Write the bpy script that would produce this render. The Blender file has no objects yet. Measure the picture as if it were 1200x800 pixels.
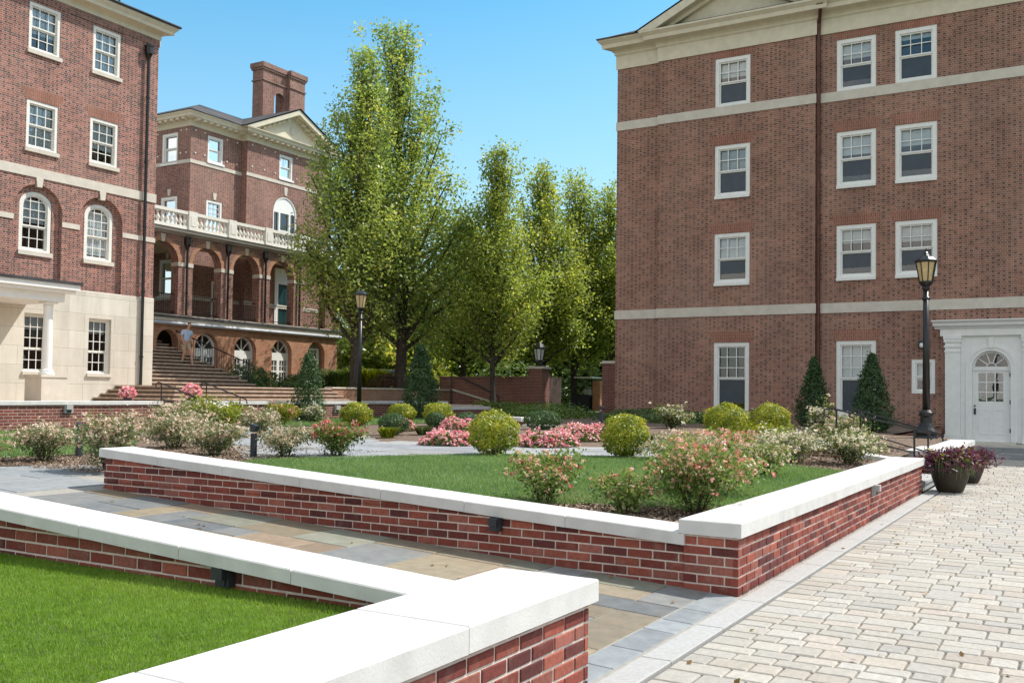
import bpy, bmesh, math, random
import numpy as np
from mathutils import Vector, Matrix
random.seed(7); RNG = np.random.default_rng(11)
sc = bpy.context.scene
COL = sc.collection
PI = math.pi

# ------------------------------------------------------------------ world, light, camera
w = bpy.data.worlds.new("World"); sc.world = w; w.use_nodes = True
nt = w.node_tree
bg = nt.nodes['Background']
sky = nt.nodes.new('ShaderNodeTexSky'); sky.sky_type = 'NISHITA'; sky.sun_disc = False
SUN = Vector((0.62, -0.50, 1.0)).normalized()
sky.sun_elevation = math.asin(SUN.z); sky.sun_rotation = math.atan2(SUN.x, SUN.y)
sky.air_density = 1.1; sky.dust_density = 1.0; sky.ozone_density = 1.6; sky.altitude = 100
hs = nt.nodes.new('ShaderNodeHueSaturation'); hs.inputs['Saturation'].default_value = 1.42; hs.inputs['Hue'].default_value = .479; hs.inputs['Value'].default_value = .87
nt.links.new(sky.outputs[0], hs.inputs['Color']); # bright broken cloud added to the unseen sky behind the viewer, to fill shade
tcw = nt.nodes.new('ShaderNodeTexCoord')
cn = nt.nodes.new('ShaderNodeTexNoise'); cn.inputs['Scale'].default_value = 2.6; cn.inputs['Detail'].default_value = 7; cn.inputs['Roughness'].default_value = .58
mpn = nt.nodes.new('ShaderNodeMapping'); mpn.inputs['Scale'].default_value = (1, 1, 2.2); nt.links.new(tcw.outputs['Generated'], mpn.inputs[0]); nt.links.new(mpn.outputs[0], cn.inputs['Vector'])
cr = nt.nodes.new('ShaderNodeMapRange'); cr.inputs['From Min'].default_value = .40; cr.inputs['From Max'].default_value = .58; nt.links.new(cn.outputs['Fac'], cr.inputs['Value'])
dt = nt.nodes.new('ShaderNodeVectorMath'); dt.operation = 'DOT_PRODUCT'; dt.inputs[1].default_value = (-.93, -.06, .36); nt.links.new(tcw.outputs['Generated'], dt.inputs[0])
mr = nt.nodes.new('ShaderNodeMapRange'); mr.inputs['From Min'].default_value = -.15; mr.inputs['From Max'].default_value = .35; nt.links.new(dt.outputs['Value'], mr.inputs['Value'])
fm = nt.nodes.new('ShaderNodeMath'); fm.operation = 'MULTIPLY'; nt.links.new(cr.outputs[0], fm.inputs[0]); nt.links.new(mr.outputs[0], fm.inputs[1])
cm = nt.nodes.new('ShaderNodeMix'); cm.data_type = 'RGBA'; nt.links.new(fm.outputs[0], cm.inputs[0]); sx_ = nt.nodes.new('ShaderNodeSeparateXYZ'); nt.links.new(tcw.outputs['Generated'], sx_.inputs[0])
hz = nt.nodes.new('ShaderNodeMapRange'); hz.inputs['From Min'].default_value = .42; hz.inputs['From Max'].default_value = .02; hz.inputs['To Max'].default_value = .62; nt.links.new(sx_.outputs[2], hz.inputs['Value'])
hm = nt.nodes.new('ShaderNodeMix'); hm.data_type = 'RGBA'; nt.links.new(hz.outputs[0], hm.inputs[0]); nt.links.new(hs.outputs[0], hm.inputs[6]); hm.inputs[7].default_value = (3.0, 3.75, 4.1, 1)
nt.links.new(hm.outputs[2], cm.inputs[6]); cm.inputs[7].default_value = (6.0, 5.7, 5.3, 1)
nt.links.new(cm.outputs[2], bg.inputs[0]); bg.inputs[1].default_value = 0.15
ld = bpy.data.lights.new('sun', 'SUN'); ld.energy = 3.6; ld.angle = math.radians(0.55); ld.color = (1.0, 0.95, 0.87)
lo = bpy.data.objects.new('sun', ld); COL.objects.link(lo); lo.location = (10, -20, 60)
lo.rotation_euler = SUN.to_track_quat('Z', 'Y').to_euler()
yaw, pitch, roll = math.radians(30.285791), math.radians(1.918991), math.radians(0.7310326)
f_ = Vector((math.cos(pitch)*math.cos(yaw), math.cos(pitch)*math.sin(yaw), math.sin(pitch)))
r_ = Vector((math.sin(yaw), -math.cos(yaw), 0)); u_ = r_.cross(f_)
r2 = math.cos(roll)*r_ + math.sin(roll)*u_; u2 = -math.sin(roll)*r_ + math.cos(roll)*u_
cd = bpy.data.cameras.new('camera'); co = bpy.data.objects.new('camera', cd); COL.objects.link(co)
co.matrix_world = Matrix(((r2.x, u2.x, -f_.x, 0), (r2.y, u2.y, -f_.y, 0), (r2.z, u2.z, -f_.z, 1.45), (0, 0, 0, 1)))
cd.sensor_width = 36; cd.lens = 1142.87/1200*36; cd.shift_y = 23.68/1200; cd.clip_end = 3000; cd.clip_start = 0.05
sc.camera = co
vs = sc.view_settings; vs.view_transform = 'Standard'; vs.look = 'None'; vs.gamma = 1; vs.exposure = 0.68
sc.cycles.max_bounces = 6; sc.cycles.transparent_max_bounces = 12
try: sc.cycles.use_denoising = True
except Exception: pass

# ------------------------------------------------------------------ materials
def srgb(h):
    c = [int(h[i:i+2], 16)/255 for i in (0, 2, 4)]
    return tuple(x/12.92 if x <= .04045 else ((x+.055)/1.055)**2.4 for x in c)
def newmat(name):
    m = bpy.data.materials.new(name); m.use_nodes = True
    return m, m.node_tree, m.node_tree.nodes['Principled BSDF']
def mth(nt, op, a, b=None, c=None):
    n = nt.nodes.new('ShaderNodeMath'); n.operation = op
    for i, v in enumerate((a, b, c)):
        if v is None: continue
        if isinstance(v, (int, float)): n.inputs[i].default_value = v
        else: nt.links.new(v, n.inputs[i])
    return n.outputs[0]
def mixc(nt, f, a, b, blend='MIX'):
    n = nt.nodes.new('ShaderNodeMix'); n.data_type = 'RGBA'; n.blend_type = blend
    for k, v in ((0, f), (6, a), (7, b)):
        if isinstance(v, (int, float)): n.inputs[k].default_value = v
        elif isinstance(v, tuple): n.inputs[k].default_value = (*v[:3], 1)
        else: nt.links.new(v, n.inputs[k])
    return n.outputs[2]
def noise(nt, scale, detail=3, rough=.55, vec=None):
    n = nt.nodes.new('ShaderNodeTexNoise'); n.inputs['Scale'].default_value = scale
    n.inputs['Detail'].default_value = detail; n.inputs['Roughness'].default_value = rough
    if vec is None:
        tc = nt.nodes.new('ShaderNodeTexCoord'); vec = tc.outputs['Object']
    nt.links.new(vec, n.inputs['Vector'])
    return n.outputs['Fac']
def ramp(nt, fac, stops):
    n = nt.nodes.new('ShaderNodeValToRGB'); nt.links.new(fac, n.inputs[0])
    e = n.color_ramp.elements
    while len(e) < len(stops): e.new(.5)
    for i, (p, c) in enumerate(stops):
        e[i].position = p; e[i].color = (*c[:3], 1) if isinstance(c, tuple) else (c, c, c, 1)
    return n.outputs[0]
def bump(nt, bsdf, h, strength=.3, dist=.01):
    b = nt.nodes.new('ShaderNodeBump'); b.inputs['Strength'].default_value = strength; b.inputs['Distance'].default_value = dist
    nt.links.new(h, b.inputs['Height']); nt.links.new(b.outputs[0], bsdf.inputs['Normal'])
def plain(name, col, rough=.7, var=.12, scale=6., bmp=0., metal=0., spec=.4, stain=0.):
    m, nt, b = newmat(name)
    n1 = noise(nt, scale, 4)
    lo_, hi = 1-var*1.6, 1+var*1.2
    fac = ramp(nt, n1, [(.3, lo_*1.), (.7, min(1., hi) if hi <= 1 else 1.)])
    c = mixc(nt, 1., col, fac, 'MULTIPLY')
    if stain:
        n2 = ramp(nt, noise(nt, scale*.23, 5, .65), [(.52, 0.), (.72, 1.)])
        c = mixc(nt, mth(nt, 'MULTIPLY', n2, stain), c, (col[0]*.45, col[1]*.43, col[2]*.38))
    nt.links.new(c, b.inputs['Base Color']); b.inputs['Roughness'].default_value = rough
    b.inputs['Metallic'].default_value = metal; b.inputs['Specular IOR Level'].default_value = spec
    if bmp: bump(nt, b, noise(nt, scale*14, 3), bmp, .004)
    return m
def tinted(name, rough=.8, scale=30., var=.25, bmp=.3, spec=.3, dist=.004, stain=None):
    m, nt, b = newmat(name)
    a = nt.nodes.new('ShaderNodeAttribute'); a.attribute_name = 'tint'
    n1 = noise(nt, scale, 5, .6)
    fac = ramp(nt, n1, [(.28, 1-var), (.72, 1.)])
    c = mixc(nt, 1., a.outputs['Color'], fac, 'MULTIPLY')
    if stain:
        n2 = ramp(nt, noise(nt, stain[0], 4, .6), [(.55, 0.), (.75, 1.)])
        c = mixc(nt, mth(nt, 'MULTIPLY', n2, stain[1]), c, stain[2])
    nt.links.new(c, b.inputs['Base Color']); b.inputs['Roughness'].default_value = rough
    b.inputs['Specular IOR Level'].default_value = spec
    if bmp: bump(nt, b, noise(nt, scale*2.2, 4), bmp, dist)
    return m
def leafmat(name, trans=.3, rough=.45, spec=.35):
    m, nt, b = newmat(name)
    a = nt.nodes.new('ShaderNodeAttribute'); a.attribute_name = 'tint'
    nt.links.new(a.outputs['Color'], b.inputs['Base Color'])
    b.inputs['Roughness'].default_value = rough; b.inputs['Specular IOR Level'].default_value = spec
    t = nt.nodes.new('ShaderNodeBsdfTranslucent')
    nt.links.new(mixc(nt, 1., a.outputs['Color'], (1.25, 1.22, .7), 'MULTIPLY'), t.inputs[0])
    mx = nt.nodes.new('ShaderNodeMixShader'); mx.inputs[0].default_value = trans
    nt.links.new(b.outputs[0], mx.inputs[1]); nt.links.new(t.outputs[0], mx.inputs[2])
    nt.links.new(mx.outputs[0], nt.nodes['Material Output'].inputs[0])
    return m
def brickmat(name, cols, mortar, L=.209, H=.0697, joint=.011, flemish=False, head=None, headp=.7, soldier=False, blotch=.25):
    m, nt, b = newmat(name)
    tc = nt.nodes.new('ShaderNodeTexCoord'); sp = nt.nodes.new('ShaderNodeSeparateXYZ'); nt.links.new(tc.outputs['Object'], sp.inputs[0])
    ge = nt.nodes.new('ShaderNodeNewGeometry'); sn = nt.nodes.new('ShaderNodeSeparateXYZ'); nt.links.new(ge.outputs['Normal'], sn.inputs[0])
    ax = mth(nt, 'GREATER_THAN', mth(nt, 'ABSOLUTE', sn.outputs[0]), .6)
    az = mth(nt, 'GREATER_THAN', mth(nt, 'ABSOLUTE', sn.outputs[2]), .75)
    x, y, z = sp.outputs
    u = mth(nt, 'ADD', mth(nt, 'MULTIPLY', y, ax), mth(nt, 'MULTIPLY', x, mth(nt, 'SUBTRACT', 1., ax)))
    v = mth(nt, 'ADD', mth(nt, 'MULTIPLY', y, az), mth(nt, 'MULTIPLY', z, mth(nt, 'SUBTRACT', 1., az)))
    if soldier: u, v = v, u
    P = L*1.5 if flemish else L
    vr = mth(nt, 'DIVIDE', v, H); row = mth(nt, 'FLOOR', vr); fv = mth(nt, 'SUBTRACT', vr, row)
    odd = mth(nt, 'MULTIPLY', mth(nt, 'FLOORED_MODULO', row, 2.), .5)
    a = mth(nt, 'ADD', mth(nt, 'DIVIDE', u, P), odd); cell = mth(nt, 'FLOOR', a); f = mth(nt, 'SUBTRACT', a, cell)
    if flemish:
        ish = mth(nt, 'LESS_THAN', f, 1/3.)
        bu = mth(nt, 'ADD', mth(nt, 'MULTIPLY', ish, mth(nt, 'MULTIPLY', f, 3.)), mth(nt, 'MULTIPLY', mth(nt, 'SUBTRACT', 1., ish), mth(nt, 'MULTIPLY', mth(nt, 'SUBTRACT', f, 1/3.), 1.5)))
        ln = mth(nt, 'SUBTRACT', P*2/3, mth(nt, 'MULTIPLY', ish, P/3))
    else:
        ish = None; bu = f; ln = P
    du = mth(nt, 'MULTIPLY', mth(nt, 'MINIMUM', bu, mth(nt, 'SUBTRACT', 1., bu)), ln)
    dv = mth(nt, 'MULTIPLY', mth(nt, 'MINIMUM', fv, mth(nt, 'SUBTRACT', 1., fv)), H)
    d = mth(nt, 'MINIMUM', du, dv)
    mort = mth(nt, 'LESS_THAN', d, joint/2)
    wn = nt.nodes.new('ShaderNodeTexWhiteNoise'); wn.noise_dimensions = '3D'
    cx = nt.nodes.new('ShaderNodeCombineXYZ')
    nt.links.new(mth(nt, 'ADD', cell, mth(nt, 'MULTIPLY', ish, .37)) if ish else cell, cx.inputs[0]); nt.links.new(row, cx.inputs[1]); nt.links.new(ax, cx.inputs[2])
    nt.links.new(cx.outputs[0], wn.inputs['Vector'])
    n = len(cols)
    c = ramp(nt, wn.outputs['Value'], [(i/(n-1), cols[i]) for i in range(n)])
    if flemish and head:
        sx = nt.nodes.new('ShaderNodeSeparateColor'); nt.links.new(wn.outputs['Color'], sx.inputs[0])
        hf = mth(nt, 'MULTIPLY', ish, mth(nt, 'LESS_THAN', sx.outputs[1], headp))
        c = mixc(nt, hf, c, head)
    c = mixc(nt, mort, c, mortar)
    n1 = ramp(nt, noise(nt, 1.1, 5, .6), [(.3, 1-blotch), (.7, 1.)])
    c = mixc(nt, 1., c, n1, 'MULTIPLY')
    n2 = ramp(nt, noise(nt, 45, 3), [(.3, .85), (.7, 1.)])
    c = mixc(nt, 1., c, n2, 'MULTIPLY')
    mp = nt.nodes.new('ShaderNodeMapping'); mp.inputs['Scale'].default_value = (1.3, 1.3, .13); nt.links.new(tc.outputs['Object'], mp.inputs[0])
    c = mixc(nt, 1., c, ramp(nt, noise(nt, 1., 5, .65, mp.outputs[0]), [(.32, .80), (.60, 1.)]), 'MULTIPLY')     # rain streaks
    c = mixc(nt, mth(nt, 'MULTIPLY', ramp(nt, noise(nt, .32, 4, .6), [(.45, 0.), (.75, 1.)]), .22), c, (.42, .30, .24))   # paler, bloomed patches
    nt.links.new(c, b.inputs['Base Color']); b.inputs['Roughness'].default_value = .85; b.inputs['Specular IOR Level'].default_value = .25
    h = mth(nt, 'MINIMUM', d, joint*.8)
    bump(nt, b, h, .6, .8)
    return m
def glassmat():
    m, nt, b = newmat('window_glass')
    fr = nt.nodes.new('ShaderNodeFresnel'); fr.inputs[0].default_value = 1.55
    fac = mth(nt, 'MINIMUM', mth(nt, 'ADD', mth(nt, 'MULTIPLY', fr.outputs[0], 1.25), .07), 1.)
    g = nt.nodes.new('ShaderNodeBsdfGlossy'); g.inputs['Roughness'].default_value = .03
    t = nt.nodes.new('ShaderNodeBsdfTransparent'); t.inputs[0].default_value = (.80, .86, .88, 1)
    n1 = noise(nt, 2.2, 2); bp = nt.nodes.new('ShaderNodeBump'); bp.inputs['Strength'].default_value = .07; bp.inputs['Distance'].default_value = .05
    nt.links.new(n1, bp.inputs['Height']); nt.links.new(bp.outputs[0], g.inputs['Normal'])
    mx = nt.nodes.new('ShaderNodeMixShader'); nt.links.new(fac, mx.inputs[0]); nt.links.new(t.outputs[0], mx.inputs[1]); nt.links.new(g.outputs[0], mx.inputs[2])
    nt.links.new(mx.outputs[0], nt.nodes['Material Output'].inputs[0])
    return m

M = {}
M['brick_right'] = brickmat('brown_red_brick', [(.29, .128, .09), (.36, .165, .117), (.415, .20, .143), (.325, .145, .104)], (.56, .45, .36), flemish=True, head=(.135, .07, .058), headp=.55, blotch=.3)
M['brick_left'] = brickmat('rose_brick', [(.24, .09, .07), (.36, .14, .105), (.44, .18, .135), (.30, .11, .085), (.15, .07, .06)], (.66, .55, .47), flemish=True, head=(.11, .055, .052), headp=.55)
M['brick_mid'] = brickmat('dark_rose_brick', [(.23, .10, .08), (.31, .135, .105), (.37, .17, .13), (.27, .115, .09)], (.54, .44, .37), flemish=True, head=(.11, .06, .055), headp=.5)
M['brick_orange'] = brickmat('orange_brick', [(.44, .18, .10), (.52, .24, .135), (.56, .28, .165), (.46, .20, .115)], (.50, .38, .27))
M['brick_wall'] = brickmat('garden_brick', [(.16, .042, .035), (.24, .065, .05), (.28, .082, .06), (.19, .05, .04)], (.52, .43, .36), joint=.012)
M['brick_soldier'] = brickmat('lintel_brick', [(.33, .13, .09), (.38, .155, .105), (.30, .115, .08)], (.48, .36, .28), L=.24, H=.0697, soldier=True)
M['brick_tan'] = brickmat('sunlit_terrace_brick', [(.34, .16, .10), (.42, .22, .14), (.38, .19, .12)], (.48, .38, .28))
M['real_brick'] = tinted('clay_brick', .85, 38, .38, .45, .25, .003, stain=(7., .22, (.40, .31, .26)))
M['mortar'] = plain('mortar', (.74, .62, .54), .95, .15, 18, .5)
M['coping'] = plain('cast_stone_coping', (.63, .615, .59), .88, .10, 5, .35, stain=.22)
M['limestone'] = plain('limestone_trim', (.62, .57, .49), .85, .10, 3, .15, stain=.12)
M['stone_block'] = brickmat('limestone_block', [(.70, .66, .56), (.76, .72, .63), (.67, .63, .54), (.74, .69, .59)], (.56, .52, .44), L=1.22, H=.61, joint=.014, blotch=.12)
M['cornice'] = plain('cream_painted_wood', (.66, .60, .46), .6, .08, 4, 0, stain=.08)
M['white'] = plain('white_paint', (.80, .80, .77), .5, .05, 6, 0, stain=.06)
M['offwhite'] = plain('off_white_frame', (.76, .74, .68), .55, .06, 6, 0, stain=.06)
M['slate'] = brickmat('slate_roof', [(.045, .05, .058), (.07, .075, .085), (.055, .06, .065)], (.03, .032, .035), L=.25, H=.16, joint=.01)
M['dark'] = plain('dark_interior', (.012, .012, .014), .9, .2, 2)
M['blind'] = plain('window_blind', (.62, .62, .60), .8, .1, 3)
M['curtain'] = plain('white_curtain', (.88, .89, .89), .8, .12, 9)
M['screen'] = plain('insect_screen', (.03, .047, .068), .25, .2, 3, 0, 0., .5)
M['glass'] = glassmat()
M['black'] = plain('black_iron', (.010, .010, .011), .38, .25, 9, .1, 0., .5)
M['darkmetal'] = plain('dark_grey_metal', (.045, .05, .06), .45, .2, 9, .1, .2)
M['copper'] = plain('brown_copper_pipe', (.12, .05, .035), .4, .3, 5, .05, .5)
M['lampglass'] = plain('frosted_lamp_glass', (.62, .46, .24), .35, .15, 7)
M['lampwhite'] = plain('white_lamp_globe', (.8, .82, .85), .3, .05, 7)
M['bark'] = plain('grey_bark', (.085, .068, .055), .95, .45, 9, .9)
M['stem'] = plain('brown_stem', (.10, .065, .04), .9, .3, 12)
M['leaf'] = leafmat('tree_leaf', .55, .42, .6)
M['shrubleaf'] = leafmat('shrub_leaf', .36)
M['petal'] = leafmat('flower_petal', .25, .6, .2)
M['blade'] = leafmat('grass_blade', .42, .5, .25)
M['soil'] = plain('mulch', (.25, .175, .125), .95, .5, 14, 1.)
M['lawnbase'] = plain('lawn_base', (.12, .19, .02), .95, .45, 9, .6)
M['lawnbase2'] = plain('lawn_base_pale', (.09, .15, .045), .95, .45, 7, .6)
M['pavers'] = tinted('tumbled_paver', .85, 26, .26, .5, .25, .004, stain=(.9, .28, (.27, .20, .14)))
M['joint_sand'] = plain('joint_sand', (.30, .27, .225), .95, .4, 9, .6, stain=.5)
M['flag'] = tinted('bluestone_flag', .72, 9, .30, .45, .35, .006, stain=(3.1, .25, (.26, .17, .10)))
M['flagjoint'] = plain('flag_joint', (.34, .32, .28), .95, .15, 14, .3)
M['kerb'] = plain('granite_kerb', (.42, .415, .40), .85, .12, 40, .2, stain=.1)
M['pot'] = plain('olive_brown_pot', (.050, .040, .027), .6, .2, 7, .1)
M['brownstone'] = plain('brown_stone_step', (.55, .42, .32), .85, .25, 5, .2, stain=.25)
M['skin'] = plain('skin', (.50, .29, .21), .5, .05, 8)
M['shirt'] = plain('pale_blue_shirt', (.48, .60, .80), .8, .12, 9)
M['shorts'] = plain('khaki_shorts', (.45, .36, .24), .85, .12, 9)
M['hair'] = plain('dark_hair', (.02, .014, .010), .6, .2, 20)
M['shoe'] = plain('dark_shoe', (.02, .02, .022), .6, .2, 20)
M['green_door'] = plain('dark_green_door', (.012, .05, .055), .35, .2, 5)
M['blue'] = plain('blue_plastic', (.02, .12, .45), .4, .15, 5)
M['rubber'] = plain('tyre_rubber', (.015, .015, .016), .8, .2, 12)
M['porchceil'] = plain('tan_plaster', (.48, .38, .24), .8, .1, 3)
M['orangepier'] = plain('orange_pier', (.46, .22, .12), .85, .2, 6, .2)

# ------------------------------------------------------------------ mesh building
BASE = {}
class MB:
    def __init__(s): s.v = []; s.f = []; s.m = []; s.t = []
    def add(s, vs, fs, mi=0, tint=None):
        o = len(s.v); s.v += [tuple(p) for p in vs]
        for f in fs: s.f.append([o+i for i in f]); s.m.append(mi); s.t.append(tint or (.5, .5, .5))
    def box(s, x0, x1, y0, y1, z0, z1, mi=0, tint=None):
        s.add([(x0, y0, z0), (x1, y0, z0), (x1, y1, z0), (x0, y1, z0), (x0, y0, z1), (x1, y0, z1), (x1, y1, z1), (x0, y1, z1)],
              [(0, 3, 2, 1), (4, 5, 6, 7), (0, 1, 5, 4), (1, 2, 6, 5), (2, 3, 7, 6), (3, 0, 4, 7)], mi, tint)
    def fbox(s, Mp, u0, u1, d0, d1, z0, z1, mi=0, tint=None):   # box in facade coords
        a, b = Mp(u0, d0, z0), Mp(u1, d1, z1)
        s.box(min(a[0], b[0]), max(a[0], b[0]), min(a[1], b[1]), max(a[1], b[1]), min(a[2], b[2]), max(a[2], b[2]), mi, tint)
    def bevbox(s, x0, x1, y0, y1, z0, z1, c=.012, mi=0, tint=None, zf=None):
        # box with chamfered top edges; zf(x,y) adds a slope
        g = zf or (lambda x, y: 0)
        r0 = [(x0, y0), (x1, y0), (x1, y1), (x0, y1)]; r1 = [(x0+c, y0+c), (x1-c, y0+c), (x1-c, y1-c), (x0+c, y1-c)]
        V = [(x, y, z0+g(x, y)) for x, y in r0]+[(x, y, z1-c+g(x, y)) for x, y in r0]+[(x, y, z1+g(x, y)) for x, y in r1]
        F = [(3, 2, 1, 0), (8, 9, 10, 11)]
        for i in range(4):
            j = (i+1) % 4; F += [(i, j, 4+j, 4+i), (4+i, 4+j, 8+j, 8+i)]
        s.add(V, F, mi, tint)
    def tube(s, pts, r, n=8, mi=0, cap=True, tint=None):
        pts = [Vector(p) for p in pts]; rs = r if isinstance(r, (list, tuple)) else [r]*len(pts)
        V = []; F = []; prev = None
        for i, p in enumerate(pts):
            t = (pts[min(i+1, len(pts)-1)]-pts[max(i-1, 0)])
            if t.length < 1e-9: t = Vector((0, 0, 1))
            t.normalize()
            a = prev if prev is not None else (Vector((1, 0, 0)) if abs(t.x) < .8 else Vector((0, 1, 0)))
            a = (a-t*a.dot(t)); a.normalize(); prev = a; b = t.cross(a)
            for k in range(n):
                q = p+(a*math.cos(2*PI*k/n)+b*math.sin(2*PI*k/n))*rs[i]; V.append(q)
        for i in range(len(pts)-1):
            for k in range(n):
                k2 = (k+1) % n; F.append((i*n+k, i*n+k2, (i+1)*n+k2, (i+1)*n+k))
        if cap: F.append(tuple(range(n))[::-1]); F.append(tuple((len(pts)-1)*n+k for k in range(n)))
        s.add(V, F, mi, tint)
    def lathe(s, cx, cy, prof, n=16, mi=0, tint=None, cap=True, rot=0):
        V = []; F = []
        for (r, z) in prof:
            for k in range(n): V.append((cx+r*math.cos(2*PI*k/n+rot), cy+r*math.sin(2*PI*k/n+rot), z))
        for i in range(len(prof)-1):
            for k in range(n):
                k2 = (k+1) % n; F.append((i*n+k, i*n+k2, (i+1)*n+k2, (i+1)*n+k))
        if cap: F.append(tuple(range(n))[::-1]); F.append(tuple((len(prof)-1)*n+k for k in range(n)))
        s.add(V, F, mi, tint)
    def extr(s, Mp, prof, u0, u1, mi=0, m0=0., m1=0., cap=True):
        # extrude a closed profile [(d,z)] along u; m0/m1: mitre (end shifts by m*d)
        n = len(prof)
        V = [Mp(u0-m0*d, d, z) for d, z in prof]+[Mp(u1+m1*d, d, z) for d, z in prof]
        F = [(i, (i+1) % n, n+(i+1) % n, n+i) for i in range(n)]
        if cap: F += [tuple(range(n))[::-1], tuple(range(n, 2*n))]
        s.add(V, F, mi)
    def build(s, name, mats, parent=None, loc=None, smooth=False):
        me = bpy.data.meshes.new(name)
        b = Vector(loc) if loc is not None else (BASE.get(parent, Vector((0, 0, 0))))
        me.from_pydata([(x-b.x, y-b.y, z-b.z) for x, y, z in s.v], [], s.f)
        if not isinstance(mats, (list, tuple)): mats = [mats]
        for m in mats: me.materials.append(M[m] if isinstance(m, str) else m)
        if len(mats) > 1: me.polygons.foreach_set('material_index', s.m)
        at = me.attributes.new('tint', 'FLOAT_COLOR', 'FACE')
        at.data.foreach_set('color', np.array([(*t[:3], 1) for t in s.t], dtype=np.float32).ravel())
        if smooth: me.polygons.foreach_set('use_smooth', [True]*len(me.polygons))
        me.update()
        bm = bmesh.new(); bm.from_mesh(me); bmesh.ops.recalc_face_normals(bm, faces=bm.faces); bm.to_mesh(me); bm.free()
        o = bpy.data.objects.new(name, me); COL.objects.link(o)
        if parent is not None: o.parent = parent
        else: o.location = b
        BASE[o] = b
        return o
def tag(o, label, cat, group=None, kind=None):
    if label: o['label'] = label
    if cat: o['category'] = cat
    if group: o['group'] = group
    if kind: o['kind'] = kind
    return o
def thing(name, label, cat, loc, group=None):
    o = bpy.data.objects.new(name, None); COL.objects.link(o); o.location = loc; o.empty_display_size = .2
    BASE[o] = Vector(loc)
    return tag(o, label, cat, group)
def struct(o):
    o['kind'] = 'structure'; return o

# fast quads from numpy
def quads(name, V, tint, mat, parent=None, loc=None, tri=False):
    k = 3 if tri else 4
    n = len(V)//k
    b = Vector(loc) if loc is not None else BASE.get(parent, Vector((0, 0, 0)))
    V = V-np.array(b)
    me = bpy.data.meshes.new(name)
    me.vertices.add(n*k); me.vertices.foreach_set('co', V.astype(np.float32).ravel())
    me.loops.add(n*k); me.loops.foreach_set('vertex_index', np.arange(n*k, dtype=np.int32))
    me.polygons.add(n); me.polygons.foreach_set('loop_start', np.arange(0, n*k, k, dtype=np.int32))
    me.polygons.foreach_set('loop_total', np.full(n, k, dtype=np.int32))
    me.update(calc_edges=True)
    at = me.attributes.new('tint', 'FLOAT_COLOR', 'FACE')
    c = np.ones((n, 4), np.float32); c[:, :3] = tint; at.data.foreach_set('color', c.ravel())
    me.materials.append(M[mat])
    o = bpy.data.objects.new(name, me); COL.objects.link(o)
    if parent is not None: o.parent = parent
    else: o.location = b
    BASE[o] = b
    return o
def unit(a): return a/np.maximum(np.linalg.norm(a, axis=1, keepdims=True), 1e-9)
def leafquads(c, size, asp=.55, nrm=None, upbias=.4):
    n = len(c); s = (np.asarray(size)*RNG.uniform(.65, 1.35, n))[:, None]
    N = RNG.normal(size=(n, 3)); N[:, 2] += upbias*1.5
    if nrm is not None: N = N*.75+nrm*1.3
    N = unit(N)
    a = RNG.normal(size=(n, 3)); a = unit(a-N*(a*N).sum(1, keepdims=True)); b = np.cross(N, a)
    q = np.stack([c-a*s*.5, c+b*s*asp*.5+N*s*.06, c+a*s*.5, c-b*s*asp*.5+N*s*.06], 1)
    return q.reshape(-1, 3)
def tints(n, stops, clump=None, jit=.18):
    S = np.array(stops); t = RNG.random(n) if clump is None else np.clip(clump+RNG.normal(0, .13, n), 0, 1)
    k = np.clip(t*(len(S)-1), 0, len(S)-1.001); i = k.astype(int); f = (k-i)[:, None]
    return np.clip((S[i]*(1-f)+S[i+1]*f)*RNG.uniform(1-jit, 1+jit, (n, 1)), 0, 1)

# ------------------------------------------------------------------ facade helpers
def FX(p): return lambda u, d, z: (p-d, u, z)      # wall facing -X, u = y
def FY(p): return lambda u, d, z: (u, p-d, z)      # wall facing -Y, u = x
def outline(u0, u1, z0, z1, rise=0, n=14):
    if not rise: return [(u0, z0), (u1, z0), (u1, z1), (u0, z1)]
    c = (u0+u1)/2; r = (u1-u0)/2; zs = z1-rise
    return [(u0, z0), (u1, z0)]+[(c+r*math.cos(PI*i/n), zs+rise*math.sin(PI*i/n)) for i in range(n+1)]
def facade(mb, Mp, u0, u1, z0, z1, ops=(), depth=.2, mi=0, rmi=None):
    rmi = mi if rmi is None else rmi
    us = sorted({u0, u1, *[v for o in ops for v in o[:2] if u0 < v < u1]}); zs = sorted({z0, z1, *[v for o in ops for v in o[2:4] if z0 < v < z1]})
    for a, b in zip(us, us[1:]):
        for c, d in zip(zs, zs[1:]):
            mu, mz = (a+b)/2, (c+d)/2
            if any(o[0] < mu < o[1] and o[2] < mz < o[3] for o in ops): continue
            mb.add([Mp(a, 0, c), Mp(b, 0, c), Mp(b, 0, d), Mp(a, 0, d)], [(0, 1, 2, 3)], mi)
    for o in ops:
        pts = outline(*o)
        if len(o) > 4 and o[4]:
            arc = pts[2:]
            for p, q in zip(arc, arc[1:]):
                mb.add([Mp(p[0], 0, p[1]), Mp(q[0], 0, q[1]), Mp(q[0], 0, o[3]), Mp(p[0], 0, o[3])], [(0, 1, 2, 3)], mi)
        n = len(pts)
        for i in range(n):
            p, q = pts[i], pts[(i+1) % n]
            mb.add([Mp(p[0], 0, p[1]), Mp(q[0], 0, q[1]), Mp(q[0], -depth, q[1]), Mp(p[0], -depth, p[1])], [(0, 1, 2, 3)], rmi)
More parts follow.
